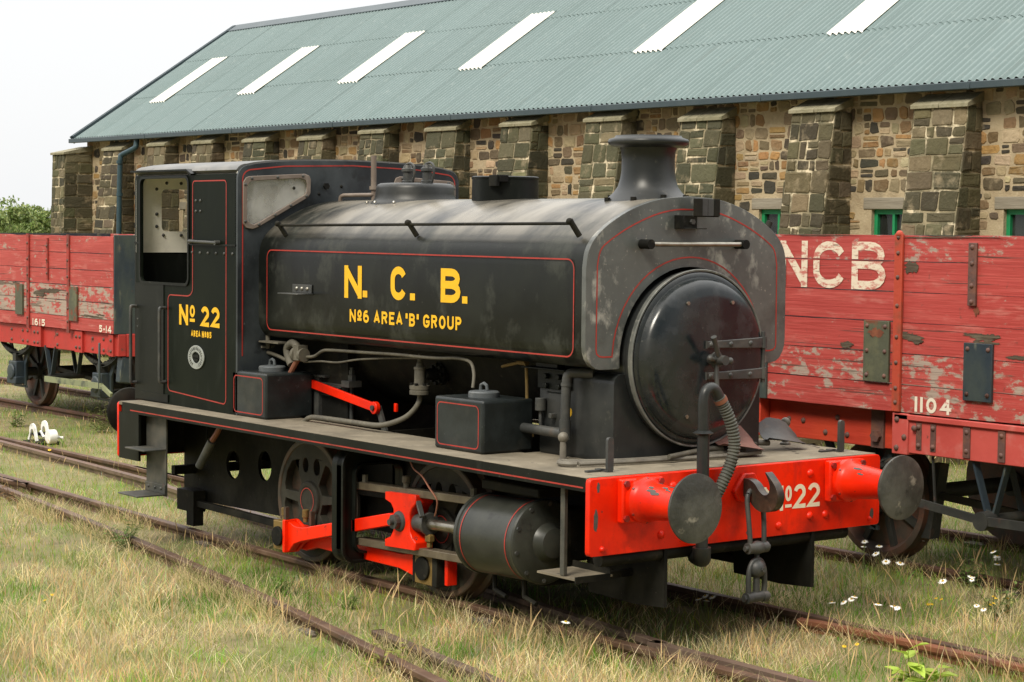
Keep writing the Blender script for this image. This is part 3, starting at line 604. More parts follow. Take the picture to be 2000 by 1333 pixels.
# ---- wheels
def wheel(x, s):
    R = .45; z = R; y0, y1 = s * .70, s * .83
    holes = []
    for a0, a1 in ((128, 172), (184, 224), (10, 52), (-42, 0)):
        h = [(x + r * math.cos(rad(a)), z + r * math.sin(rad(a))) for r, a in ((.165, a0 + 7), (.34, a0 - 1), (.36, a0 + 6), (.366, (a0 + a1) / 2), (.36, a1 - 6), (.34, a1 + 1), (.165, a1 - 7))]
        holes.append(h[::-1])
    for a, r, q in ((104, .255, .045), (70, .26, .05)):
        holes.append([(x + r * math.cos(rad(a)) + q * .85 * math.cos(t), z + r * math.sin(rad(a)) + q * 1.2 * math.sin(t)) for t in [2 * math.pi * k / 14 for k in range(14)]])
    m = MB(); m.plate([circ(x, z, .415, 48)] + holes, 'xz', s * .745, s * .822)
    w = m.build('wheel', SOOT if s > 0 else WHEELM, loco, bevel=.008)
    m = MB(); m.lathe([(.385, .70), (.478, .70), (.478, .722), (.455, .735), (.45, .74), (.448, .822), (.44, .828), (.41, .828), (.405, .822), (.40, .76)], (x, 0, z), (0, s, 0), 56); m.build('tyre', TYREM, w, smooth=30)
    m = MB(); m.lathe([(.14, .79), (.138, .835), (.13, .845), (.10, .845), (.095, .84), (0, .84)], (x, 0, z), (0, s, 0), 32); m.plate([circ(x, z - .255, .095, 20)], 'xz', s * .79, s * .845); m.plate([[(x - .12, z), (x + .12, z), (x + .085, z - .26), (x - .085, z - .26)]], 'xz', s * .79, s * .838)
    m.build('hub', WHEELM, w, bevel=.008)
    m = MB(); m.ribbon(circ(x, z, .088, 32), .007, nearf(-.8475) if s < 0 else (lambda a, b, o: (a, .8475, b)), True); m.build('lining', LINING, w, smooth=0)
WHEELM = mat('dusty_wheel', (0.03, 0.029, 0.023), 0.6, spec=.2, layers=[dict(color=(0.06, 0.056, 0.042), scale=3, lo=0.4, hi=0.7, amt=0.8), dict(color=(0.02, 0.018, 0.014), scale=7, lo=0.5, hi=0.7, amt=0.7, seed=2)], bump=(15, 0.1))
TYREM = mat('rusty_tyre', (0.05, 0.042, 0.032), 0.55, 0.2, layers=[dict(color=(0.13, 0.06, 0.03), scale=5, lo=0.45, hi=0.7, amt=0.7)], bump=(20, 0.1))
for x in (-3.62, -1.95):
    for s in (-1, 1): wheel(x, s)

# ---- cylinders and motion
SL = .034      # slope of the cylinder axis
cz = lambda x: .488 + SL * (x + 2.13)
for s in (-1, 1):
    y = s * .95; ax = Vector((1, 0, SL)).normalized()
    o = Vector((-1.33, y, cz(-1.33)))
    m = MB(); m.lathe([(.20, 0), (.245, .006), (.255, .02), (.255, .045), (.247, .05), (.247, .58), (.255, .585), (.258, .61), (.252, .622), (.235, .632), (.17, .638), (.16, .645), (.12, .65), (.105, .67), (.09, .71), (.05, .725), (0, .727)], o, ax, 48)
    c = m.build('cylinder', CYLM, loco, smooth=30)
    m = MB(); u, v, w = frame_of(ax)
    for k in range(10):
        a = 2 * math.pi * k / 10 + .2; m.hexb(o + w * .62 + u * (.232 * math.cos(a)) + v * (.232 * math.sin(a)), ax, .014, .018)
    m.split('bolt', IRON, c)
    m = MB()
    def cf(a, b, off, o=o, s=s, w=w):      # a along the axis, b angle on the barrel
        r = .2495; up = Vector((0, 0, 1)); sd = Vector((0, s, 0)); return o + w * a + (up * math.sin(b) + sd * math.cos(b)) * r
    P = [(.08, rad(84 - 5 * i)) for i in range(30)] + [(.54, rad(-61 + 5 * i)) for i in range(30)]
    m.ribbon(P, .009, cf, True); m.build('lining', LINING, c, smooth=0)
    m = MB(); m.box(-1.3, -.68, s * .62, s * .80, .40, .72); m.box(-1.25, -.72, s * .6, s * .95, .26, .32); m.split('cylinder_saddle', SOOT, c, bevel=.02)
    m = MB()
    for x in (-1.15, -.85): m.tube([(x, s * 1.0, cz(x) - .24), (x, s * 1.0, .19), (x + .12, s * 1.0, .16)], .016, 8)
    m.split('drain_cock', SOOT, c)
    # slide bars, crosshead, piston rod
    for dz in (-.185, .195):
        m = MB(); m.bar((-2.74, y, cz(-2.74) + dz), (-1.34, y, cz(-1.34) + dz), .085, .05); sb = m.build('slide_bar', SLIDE, loco, bevel=.004)
    m = MB()
    for x in (-2.2,): m.lathe([(.02, 0), (.022, .03), (.03, .035), (.03, .075), (.0, .08)], (x, y - s * .0, cz(x) + .22), 'z', 12)
    for x in (-2.7, -1.45): m.lathe([(.022, 0), (.022, .05)], (x, y, cz(x) + .22), 'z', 6)
    m.split('oil_cup', DUSTY, sb)
    X = lambda dx: -2.165 + dx
    m = MB()
    prof = [(-2.345, .305), (-1.985, .32), (-1.985, .372), (-2.03, .40), (-2.055, .44), (-2.055, .545), (-2.03, .59), (-1.985, .625), (-1.985, .682), (-2.345, .668), (-2.345, .618), (-2.28, .60), (-2.245, .56), (-2.245, .42), (-2.28, .375), (-2.345, .352)]
    m.plate([prof], 'xz', y - s * .07, y + s * .075)
    ch = m.build('crosshead', RED, loco, bevel=.008)
    m = MB(); m.lathe([(.07, 0), (.065, .012), (.048, .02), (.048, .05), (.02, .052), (.02, .085), (0, .085)], (-2.17, y + s * .075, .49), (0, s, 0), 6 * 3); m.hexb((-2.17, y + s * .095, .49), (0, s, 0), .05, .035)
    m.build('gudgeon_pin', IRON, ch, smooth=30)
    m = MB(); m.cyl((-2.06, y, cz(-2.06)), (-1.93, y, cz(-1.93)), .062, 18); m.cyl((-1.95, y, cz(-1.95)), (-1.92, y, cz(-1.92)), .075, 18); m.bar((-1.99, y + s * .05, .64), (-1.90, y + s * .08, .55), .035, .02)
    m.build('cotter', IRON, ch, bevel=.004)
    m = MB(); m.cyl((-1.95, y, cz(-1.95)), (-1.3, y, cz(-1.3)), .036, 18); m.build('piston_rod', STEEL, loco)
    m = MB(); m.lathe([(.02, 0), (.02, .03), (.034, .04), (.034, .075), (.02, .085), (0, .085)], (-1.93, y - s * .0, .345), 'z', 6); m.build('oil_cup', BRASS, ch, smooth=0)
    # connecting rod: flares at the big end; its brass and the pin
    yc = s * 1.0
    cp = (-3.62, .195)
    m = MB()
    P = [(-3.60, .10), (-3.56, .105), (-3.50, .165), (-3.40, .197), (-2.30, .445), (-2.14, .44), (-2.14, .53), (-2.30, .528), (-3.38, .297), (-3.48, .292), (-3.55, .31), (-3.60, .325)]
    m.plate([P], 'xz', yc - s * .028, yc + s * .03)
    m.plate([[(-3.60, .095), (-3.57, .095), (-3.57, .33), (-3.60, .33)]], 'xz', yc - s * .06, yc + s * .062)
    m.plate([[(-3.57, .095), (-3.47, .17), (-3.40, .198), (-3.40, .292), (-3.47, .285), (-3.57, .33)]], 'xz', yc - s * .06, yc - s * .035)
    cr_ = m.build('connecting_rod', RED, loco, bevel=.006)
    m = MB(); m.box(-3.74, -3.605, yc - s * .06, yc + s * .055, .105, .315); m.build('big_end_brass', BRASS, cr_, bevel=.006)
    m = MB(); m.cyl((-3.665, yc, .205), (-3.665, yc + s * .075, .205), .07, 22); m.build('crank_pin_cap', SOOT, cr_, bevel=.005)
    m = MB()
    m.lathe([(.018, 0), (.018, .03), (.026, .035), (.026, .085), (.02, .09)], (-3.67, yc, .315), 'z', 10)
    m.lathe([(.018, 0), (.018, .03), (.026, .035), (.026, .085), (.02, .09)], (-3.50, yc - s * .07, .315), 'z', 10)
    m.split('oil_cup', BRASS, cr_)
    m = MB(); m.box(-3.605, -3.575, yc + s * .02, yc + s * .05, .33, .42); m.box(-3.44, -3.41, yc - s * .09, yc - s * .06, .28, .40); m.split('wedge', TYREM, cr_)
    # coupling rod between the two crank pins
    yk = s * .90
    m = MB()
    P = [(-3.72, .11), (-3.5, .11), (-3.36, .15), (-2.3, .15), (-2.12, .12), (-2.12, .27), (-2.3, .25), (-3.36, .25), (-3.5, .28), (-3.72, .28)]
    m.plate([P], 'xz', yk - s * .03, yk + s * .03)
    m.box(-1.79, -1.755, yk - s * .05, yk + s * .03, .11, .28)
    kr = m.build('coupling_rod', RED, loco, bevel=.006)
    m = MB(); m.box(-2.10, -1.90, yk - s * .05, yk + s * .05, .09, .30); m.build('bearing_brass', BRASS, kr, bevel=.006)
    m = MB(); m.box(-2.125, -2.10, yk - s * .05, yk + s * .05, .09, .31); m.box(-1.895, -1.84, yk - s * .045, yk + s * .055, .09, .31); m.cyl((-2.0, yk, .195), (-2.0, yk + s * .068, .195), .078, 22); m.build('crank_pin_cap', SOOT, kr, bevel=.004)
    # motion bracket
    m = MB()
    O = rrect(.60, 1.115, .135, .905, .10, 7); H = rrect(.64, 1.015, .215, .80, .07, 7)
    m.plate([[(s * a, b) for a, b in O], [(s * a, b) for a, b in H]], 'yz', -2.80, -2.74)
    m.plate([[(s * a, b) for a, b in rrect(.60, 1.115, .135, .905, .10, 7)], [(s * a, b) for a, b in rrect(.62, 1.095, .155, .885, .085, 7)]], 'yz', -2.86, -2.74 + .02)
    m.plate([[(s * a, b) for a, b in rrect(.625, 1.03, .20, .815, .075, 7)], [(s * a, b) for a, b in H]], 'yz', -2.74, -2.70)
    m.build('motion_bracket', BLACK, loco, bevel=.006)
    # valve rod and weighshaft things, in the shade behind
    m = MB(); m.bar((-3.5, s * .70, .55), (-1.3, s * .72, .62), .03, .05); m.build('valve_rod', SOOT, loco)

# ---- boiler, smokebox and saddle
m = MB(); m.cyl((-4.3, 0, CZ), (-1.2, 0, CZ), .505, 48); m.box(-4.35, -3.55, -.55, .55, .6, 1.62); m.build('boiler', SOOT, loco)
m = MB(); m.tube([(-1.3, 0, CZ), (-.47, 0, CZ)], .522, 56); m.plate([rrect(-.605, .605, .98, 1.545, .06, 5)], 'yz', -1.22, -.50)
sm = m.build('smokebox', SMOKEM, loco, smooth=32)
m = MB()
m.lathe([(.535, -.02), (.543, .0), (.543, .04), (.535, .05), (.50, .052), (.49, .04)], (-.47, 0, CZ), 'x', 64); m.build('smokebox_ring', SMOKEM, sm, smooth=30)
m = MB(); m.lathe([(.528, .0), (.528, .02), (.52, .028), (.500, .03), (.495, .042), (.49, .062), (.478, .082), (.458, .098), (.43, .108), (.38, .114), (.25, .118), (.1, .1205), (0, .121)], (-.43, 0, CZ), 'x', 72)
dr = m.build('smokebox_door', DOORM, loco, smooth=40)
m = MB(); m.lathe([(.543, -.03), (.549, .0), (.549, .006), (.545, .010), (.536, .008), (.533, -.01)], (-.418, 0, CZ), 'x', 72); m.build('door_rim', RIMM, dr)
def strap(z):
    m = MB()
    P = [(-.02, z - .022), (.47, z - .03), (.47, z + .03), (-.02, z + .022), (-.045, z)]
    pts = []
    n = 12
    for i in range(n + 1):
        y = -.045 + .515 * i / n; r = math.hypot(y, z - CZ); x = -.43 + (.131 - .30 * r * r if r < .40 else .131 - .048 - (r - .4) * .25) + .012
        pts.append((max(x, -.335), y, z))
    pts[-1] = (-.335, .47, z)
    for i in range(n):
        m.bar(pts[i], pts[i + 1], .044 + .016 * i / n, .016, (1, 0, 0), .002)
    return m, pts
for z in (1.722, 1.530):
    m = MB()
    hw = .022
    # strap lies on the door's curve, wider towards the hinge
    def sx(y): 
        r = math.hypot(y, z - CZ); return -.43 + np.interp(r, [0, .1, .25, .36, .415, .45, .473, .49, .7], [.121, .1205, .118, .1145, .109, .100, .092, .088, .086])
    ys = np.linspace(-.04, .46, 16); V = []; F = []
    for i, yy in enumerate(ys):
        h = .020 + .014 * i / 15; x = sx(yy)
        V += [(x - .01, yy, z - h), (x + .014, yy, z - h), (x + .014, yy, z + h), (x - .01, yy, z + h)]
    for i in range(15):
        for k in range(4): F.append((4 * i + k, 4 * i + (k + 1) % 4, 4 * i + 4 + (k + 1) % 4, 4 * i + 4 + k))
    F.append((0, 1, 2, 3)); F.append(tuple(60 + k for k in (3, 2, 1, 0)))
    m.add(V, F); st = m.build('hinge_strap', IRON, dr, bevel=.004)
    m = MB()
    for yy in (-.005, .16, .33): m.dome((sx(yy) + .013, yy, z), (1, 0, 0), .017, .012)
    m.split('rivet', IRON, st)
m = MB(); m.tube([(-.335, .47, 1.47), (-.335, .47, 1.79)], .014, 10)
for z in (1.722, 1.530): m.tube([(-.335, .47, z - .035), (-.335, .47, z + .035)], .024, 12)
m.box(-.50, -.335, .47, .50, 1.70, 1.745); m.box(-.50, -.335, .47, .50, 1.51, 1.555)
m.build('hinge_pin', IRON, dr)
m = MB()
m.cyl((-.31, 0, CZ), (-.17, 0, CZ), .03, 16); m.cyl((-.26, 0, CZ), (-.245, 0, CZ), .05, 16)
m.sphere((-.23, -.075, CZ + .012), .02); m.cyl((-.23, -.075, CZ + .01), (-.23, .09, CZ - .008), .015, 10); m.sphere((-.23, .09, CZ - .008), .022)
m.tube([(-.225, .0, CZ), (-.20, -.06, CZ + .10), (-.19, -.085, CZ + .145)], [.017, .015, .019], 10)
m.tube([(-.25, -.005, CZ), (-.235, -.012, CZ - .12), (-.225, -.015, CZ - .225)], [.016, .014, .016], 10)
m.build('dart_handle', IRON, dr)
m = MB()
for a, r in ((118, .39), (62, .39), (242, .39), (-62, .39)): m.hexb((-.43 + .108, r * math.cos(rad(a)), CZ + r * math.sin(rad(a))), (1, 0, 0), .013, .014)
m.split('bolt', STEEL, dr)
# saddle fittings on the near side
m = MB(); m.box(-1.23, -.90, -.62, -.60, 1.42, 1.545); m.box(-1.3, -.86, -.70, -.58, 1.545, 1.555); m.box(-1.2, -.98, -.66, -.60, 1.555, 1.60)
for x in (-1.13, -1.0): 
    for z in (1.44, 1.50): m.hexb((x, -.62, z), (0, -1, 0), .02, .025)
m.box(-1.14, -.94, -.612, -.60, 1.395, 1.403); m.build('bracket', BLACK, sm, bevel=.004)
m = MB(); m.cyl((-.93, -.60, 1.288), (-.93, -.606, 1.288), .032, 24); m.build('yellow_disc', YELLOW, sm)
m = MB(); m.cyl((-1.17, -.64, 1.28), (-1.17, -.64, 1.36), .035, 14); m.tube([(-1.17, -.64, 1.28), (-1.17, -.64, 1.22), (-1.165, -.64, 1.18)], .012, 8); m.box(-1.08, -1.05, -.65, -.60, 1.24, 1.27); m.split('lubricator', IRON, sm, bevel=.004)
m = MB()
m.tube(cr_spline([(-1.62, -.68, 1.165), (-1.3, -.68, 1.165), (-.93, -.69, 1.165), (-.875, -.69, 1.17), (-.86, -.69, 1.2), (-.86, -.69, 1.3), (-.86, -.68, 1.48), (-.85, -.67, 1.53), (-.81, -.64, 1.54), (-.72, -.58, 1.54)], 4), .031, 16)
m.tube([(-.86, -.69, 1.13), (-.86, -.69, 1.25)], .037, 16); m.tube([(-.86, -.682, 1.455), (-.86, -.68, 1.475)], .036, 16)
m.tube([(-.86, -.69, 1.13), (-.855, -.69, 1.02)], .012, 8)
m.build('exhaust_pipe', IRON, loco)

# ---- saddle tank
HALF = [(0, 2.618), (.2, 2.605), (.34, 2.577), (.46, 2.538), (.57, 2.488), (.68, 2.422), (.76, 2.352), (.803, 2.28), (.82, 2.19)]
top = cr_spline(HALF, 4)
half = top + [(.82, 2.0), (.82, 1.73)] + [(.815, 1.69), (.80, 1.65), (.775, 1.615), (.74, 1.593), (.70, 1.585)] + [(.562, 1.585)]
inner = [(.56 * math.cos(rad(a)), CZ + .56 * math.sin(rad(a))) for a in np.linspace(-4.8, 90, 16)]
def tankprof(g=0.0):
    h = [(y + (g if y > .05 else 0) * (1 if y < .83 else 1), z + (g if z > 2.25 else (-g if z < 1.7 else 0))) for y, z in half]
    hh = h + inner
    left = [(-y, z) for y, z in hh[::-1]]
    return hh[:-1] + left[:-1]
m = MB(); m.plate([tankprof()], 'yz', -4.36, -.535)
tank = m.build('saddle_tank', TANKTOP, loco, smooth=35)
m = MB(); m.plate([tankprof(.007)], 'yz', -.545, -.505)
fp = m.build('tank_front_plate', WORN, tank, bevel=.016, smooth=35)
m = MB(); m.ribbon(rrect(-4.235, -.625, 1.652, 2.238, .06, 6), .009, nearf(-.8235), True); m.ribbon([(p[0], p[1]) for p in rrect(-4.235, -.625, 1.652, 2.238, .06, 6)], .009, lambda a, b, o: (a, .8235, b), True)
m.build('lining', LINING, tank, smooth=0)
m = MB()     # plate lining: outer edge and the arch round the smokebox
OU = [(.0, 2.545), (.13, 2.542), (.30, 2.508), (.50, 2.432), (.66, 2.345), (.72, 2.29), (.742, 2.2)]
ou = cr_spline(OU, 4) + [(.745, 1.70), (.74, 1.675), (.72, 1.66), (.69, 1.655), (.62, 1.655)] + [(.62 * math.cos(rad(a)), CZ + .62 * math.sin(rad(a))) for a in np.linspace(4, 90, 14)]
path = ou[:-1] + [(-y, z) for y, z in ou[::-1]][:-1]
m.ribbon(path, .009, frontf(-.5035), True); m.build('lining', LINING, fp, smooth=0)
f = nearf(-.8225)
for ch, a, b, z0, z1, dx in (('N', -3.175, -2.952, 1.922, 2.148, -2.94), ('C', -2.595, -2.408, 1.928, 2.154, -2.362), ('B', -2.007, -1.787, 1.932, 2.154, -1.768)):
    m = MB(); glyph(m, ch, a, b, z0, z1, .05, f); m.ribbon([(dx, 1.956), (dx + .058, 1.956)], .046, f); m.build('large_letter', YELLOW, tank, smooth=0)
for wd, a, b in (('No6', -3.104, -2.86), ('AREA', -2.80, -2.448), ('"B"', -2.414, -2.256), ('GROUP', -2.206, -1.772)):
    m = MB(); text(m, wd, a, b, 1.758, 1.845, .0185, f, .2); m.build('small_lettering', YELLOW, tank, smooth=0)
def posts(s):
    m = MB(); y = s * .815
    m.tube([(-4.10, y, 2.420), (-.69, y, 2.452)], .0105, 10)
    hr = m.build('handrail', SOOT, tank)
    m = MB()
    for x, z in ((-4.07, 2.42), (-2.38, 2.435), (-.66, 2.452)):
        m.tube([(x + .012, s * .765, z - .075), (x, y - s * .0, z), (x - .006, y + s * .012, z + .018)], [.018, .018, .021], 12); m.sphere((x - .008, y + s * .012, z + .012), .022)
    m.split('handrail_post', SOOT, hr)
posts(-1); posts(1)
m = MB(); m.cyl((-.435, -.40, 2.332), (-.435, .385, 2.332), .015, 12); hr = m.build('front_handrail', STEEL, fp)
m = MB()
for y in (-.40, .385): m.tube([(-.50, y, 2.332), (-.41, y, 2.332)], .03, 14)
m.split('handrail_post', SOOT, hr)
m = MB(); m.box(-.505, -.495, -.135, .045, 2.43, 2.51); m.box(-.505, -.42, -.135, -.125, 2.43, 2.51); m.box(-.505, -.42, -.135, .06, 2.425, 2.432)
lb = m.build('lamp_bracket', SOOT, fp, bevel=.003)
m = MB(); m.box(-.445, -.43, -.035, .03, 2.505, 2.612); m.box(-.445, -.43, .128, .175, 2.505, 2.612); m.box(-.45, -.44, -.035, .175, 2.500, 2.508); m.build('lamp_iron', SOOT, lb, bevel=.002)
m = MB(); m.box(-.442, -.434, .032, .076, 2.508, 2.61); m.box(-.442, -.434, .080, .126, 2.508, 2.61); m.split('lamp_plate', IRON, lb)
m = MB()
for y in (-.09, 0.0): m.hexb((-.495, y, 2.47), (1, 0, 0), .018, .016)
m.split('bolt', IRON, lb)
m = MB(); m.box(-3.865, -3.585, -.822, -.955, 1.928, 1.936); m.box(-3.865, -3.60, -.822, -.83, 1.936, 1.998)
stp = m.build('lamp_shelf', IRON, tank, bevel=.003)
m = MB()
for x in (-3.80, -3.73, -3.655): m.dome((x, -.83, 1.967), (0, -1, 0), .016, .012)
m.split('rivet', STEEL, stp)
# filler, dome casing, whistles, chimney
m = MB(); m.lathe([(0.2356, -.06), (0.2313, 0), (0.2295, .155), (0.2338, .16), (0.2338, .172), (0.2203, .178), (0, .18)], (-2.412, 0, 2.595), 'z', 48); fl = m.build('tank_filler', BLACK, tank, smooth=35)
m = MB(); m.box(-2.27, -2.20, -.205, -.13, 2.73, 2.778); m.box(-2.30, -2.21, -.225, -.20, 2.70, 2.778); m.build('hinge', SOOT, fl, bevel=.004)
m = MB(); m.lathe([(.345, -.05), (.335, .0), (.312, .018), (.298, .04), (.29, .075), (.287, .115), (.278, .138), (.255, .150), (.2, .153), (0, .154)], (-3.51, 0, 2.585), 'z', 48, 1.0, 1.0)
dm = m.build('dome_casing', SMOKEM, tank, smooth=50)
m = MB()
for k in range(12):
    a = 2 * math.pi * k / 12; m.dome((-3.51 + .352 * math.cos(a), .352 * math.sin(a), 2.592), (0, 0, 1), .014, .014)
m.split('rivet', STEEL, dm)
for x in (-3.61, -3.36):
    m = MB(); m.lathe([(.045, 0), (.045, .02), (.034, .025), (.034, .085), (.046, .09), (.046, .11), (.034, .115), (.028, .135), (0, .14)], (x, 0, 2.735), 'z', 20); sv = m.build('safety_valve', IRON, dm, smooth=30)
    m = MB(); m.tube(cr_spline([(x + .06, 0, 2.74), (x + .085, 0, 2.80), (x + .08, 0, 2.86), (x + .04, 0, 2.885), (x - .02, 0, 2.875)], 4), .009, 8); m.build('easing_lever', IRON, sv)
m = MB(); m.tube([(-4.035, -.02, 2.69), (-4.035, -.02, 2.95)], .021, 14); m.tube([(-4.035, -.02, 2.695), (-4.035, -.02, 2.72)], .032, 14)
m.tube(cr_spline([(-4.035, -.02, 2.66), (-4.05, -.05, 2.655), (-4.2, -.13, 2.652), (-4.26, -.16, 2.645), (-4.275, -.165, 2.60), (-4.275, -.165, 2.5)], 4), .015, 12)
m.tube([(-4.035, -.02, 2.56), (-4.035, -.02, 2.70)], .018, 12)
m.build('steam_pipe', FRAMEM, tank)
m = MB()
m.lathe([(.30, -.06), (.295, -.012), (.285, .0), (.25, .022), (.215, .05), (.19, .085), (.176, .135), (.169, .185), (.168, .255), (.172, .305), (.182, .328), (.232, .338), (.253, .35), (.257, .367), (.25, .382), (.215, .392), (.208, .404), (.172, .405), (.165, .38), (.16, .1)], (-.912, 0, 2.605), 'z', 64)
chm = m.build('chimney', SMOKEM, loco, smooth=50)
for v in chm.data.vertices:          # the foot follows the round of the tank
    zz_ = v.co.z
    if zz_ < 2.66: v.co.z -= min(1, (2.66 - zz_) / .05) * (0.32 * v.co.y ** 2)
m = MB()
for a in (200, 250, 300, 340, 20, 70, 130): m.hexb((-.912 + .272 * math.cos(rad(a)), .272 * math.sin(rad(a)), 2.614 - .32 * (.272 * math.sin(rad(a))) ** 2), (0, 0, 1), .02, .025)
m.split('bolt', SOOT, chm)

# ---- cab
XF, XR, CY = -4.385, -6.0, 1.0
def endprof(zb=ZD):
    h = cr_spline([(0, 2.915), (.3, 2.91), (.6, 2.898), (.8, 2.88), (.90, 2.862)], 3) + arc(.90, 2.765, .10, .097, 78, 0, 5) + [(CY, 2.5), (CY, zb)]
    return h + [(-y, z) for y, z in h[::-1]][:-1]
def spect(s, d=0.0):
    P = [(.955 - d, 2.435 + d), (.955 - d, 2.73 - d), (.93 - d, 2.765 - d * .9), (.90 - d, 2.775 - d), (.44 + d, 2.803 - d), (.40 + d, 2.79 - d), (.385 + d, 2.76 - d), (.388 + d, 2.665 + d * .4), (.41 + d * .8, 2.635 + d * .6), (.83 - d * .2, 2.412 + d * 1.05), (.88 - d * .3, 2.395 + d), (.93 - d, 2.405 + d)]
    return [(s * y, z) for y, z in P]
cabm = MB(); cabm.plate([endprof(), spect(-1), spect(1)], 'yz', XF, XF + .025)
cab = cabm.build('cab_front', CABFM, loco, bevel=.007, smooth=35)
m = MB()
rw = lambda s: [(s * y, z) for y, z in rrect(.50, .775, 2.36, 2.70, .04)]
m.plate([endprof(), rw(-1), rw(1)], 'yz', XR, XR - .02); m.build('cab_rear_sheet', BLACK, loco, smooth=35)
m = MB(); m.plate([[(y, z) for y, z in endprof(2.19)][:], rw(-1), rw(1)], 'yz', XR + .001, XR + .006); 
clin = m.build('cab_lining', CREAM, loco, smooth=0)
m = MB()
for a, b in ((-.82, 2.70), (-.82, 2.5), (-.82, 2.4), (-.76, 2.33), (-.60, 2.33), (-.6, 2.75), (-.73, 2.75)): m.dome((XR + .006, a, b), (1, 0, 0), .014, .012)
m.split('bolt', IRON, clin)
m = MB(); m.box(XR - .012, XR - .008, -.775, -.5, 2.36, 2.70); m.box(XR - .012, XR - .008, .5, .775, 2.36, 2.70); m.split('rear_window_pane', REARGLASS, loco, smooth=0)
for s in (-1, 1):
    m = MB(); m.plate([[(XR, ZD), (XF, ZD), (XF, 2.80), (XR, 2.80)], rrect(-5.91, -5.12, 1.965, 2.775, .05)], 'xz', s * CY, s * (CY - .02))
    cs = m.build('cab_side', CABM, loco, bevel=.003, smooth=35)
    m = MB(); y = s * (CY + .001)
    m.box(-6.02, -5.935, y, s * (CY + .008), 2.262, 2.275); m.box(-5.105, XF, y, s * (CY + .008), 2.262, 2.275)
    for q in (rrect(-5.93, -5.10, 1.945, 2.795, .06),): m.plate([q, rrect(-5.91, -5.12, 1.965, 2.775, .05)], 'xz', s * CY, s * (CY + .012))
    m.box(-6.0, -5.52, y, s * (CY + .006), 1.02, 1.95); m.box(-5.92, -5.44, y, s * (CY + .01), 1.025, 1.085)
    m.build('beading', BLACK, cs)
    m = MB()
    for k in range(6): m.dome((-5.06 + .125 * k, y, 2.205), (0, s, 0), .012, .008)
    for z in (2.52, 2.60):
        for x in (-5.0, -4.93): m.dome((x, y, z), (0, s, 0), .012, .008)
    for z in (1.60, 1.66): m.dome((-5.96, y, z), (0, s, 0), .012, .008)
    m.split('rivet', IRON, cs)
    m = MB(); g = (lambda a, b, o: (a, s * (CY + .0022), b))
    L = [(-5.03, 2.745), (-4.545, 2.745)]
    path = arc(-4.56, 2.72, .03, .03, 0, 90, 4) + arc(-5.02, 2.72, .03, .03, 90, 180, 4) + [(-5.05, 2.0)] + arc(-5.14, 1.93, .09, .06, 0, -90, 5) + arc(-5.41, 1.83, .04, .04, 90, 180, 4) + arc(-5.41, 1.16, .04, .04, 180, 270, 4) + arc(-4.57, 1.12, .04, .04, 270, 360, 4)
    path = [(a, b) for a, b in path]
    m.ribbon(path, .009, g, True); m.build('lining', LINING, cs, smooth=0)
    if s < 0:
        m = MB(); f = nearf(-CY - .0025)
        glyph(m, 'N', -5.265, -5.12, 1.645, 1.803, .036, f); glyph(m, 'o', -5.093, -5.012, 1.655, 1.803, .024, f)
        glyph(m, '2', -4.915, -4.79, 1.645, 1.80, .036, f); glyph(m, '2', -4.757, -4.628, 1.645, 1.80, .036, f)
        m.build('number_lettering', YELLOW, cs, smooth=0)
        for wd, a, b in (('AREA', -5.072, -4.925), ('No85', -4.90, -4.752)): m = MB(); text(m, wd, a, b, 1.562, 1.610, .0115, f, .2); m.build('area_lettering', YELLOW, cs, smooth=0)
        m = MB(); m.plate([circ(-4.984, 1.407, .127, 36, .091), circ(-4.984, 1.405, .062, 28, .043)], 'xz', -CY - .001, -CY - .010)
        pl = m.build('works_plate', PLATEM, cs, bevel=.002)
        m = MB()
        for k in range(26):
            a = 2 * math.pi * k / 26
            if 4.3 < a < 5.1: continue
            p = Vector((-4.984 + .096 * math.cos(a), -CY - .0105, 1.407 + .068 * math.sin(a))); t = Vector((-math.sin(a) * .096, 0, math.cos(a) * .068)).normalized(); n_ = Vector((t.z, 0, -t.x))
            m.bar(p - n_ * .010, p + n_ * .010, .002, .006, (0, 1, 0))
            if k % 2: m.bar(p - n_ * .009 - t * .005, p - n_ * .009 + t * .005, .002, .004, (0, 1, 0))
        m.box(-5.03, -4.94, -CY - .006, -CY - .009, 1.405, 1.424); m.box(-5.015, -4.955, -CY - .006, -CY - .009, 1.375, 1.392)
        m.build('raised_marks', BLACK, pl)
    m = MB(); y = s * CY; yo = s * (CY + .055)
    for x, z0, z1 in ((-5.49, 1.185, 1.765), (-5.985, 1.15, 1.76)):
        m.tube(cr_spline([(x, y, z0), (x, yo - s * .012, z0), (x, yo, z0 + .03), (x, yo, (z0 + z1) / 2), (x, yo, z1 - .03), (x, yo - s * .012, z1), (x, y, z1)], 3), .013, 10)
    m.split('cab_handrail', IRON, cs)
    m = MB(); m.tube([(-5.06, s * (CY + .03), 2.292), (-4.63, s * (CY + .03), 2.285)], .013, 10); m.cyl((-4.64, y, 2.285), (-4.64, s * (CY + .04), 2.285), .018); m.cyl((-5.05, y, 2.29), (-5.05, s * (CY + .035), 2.29), .018)
    m.build('grab_rail', IRON, cs)
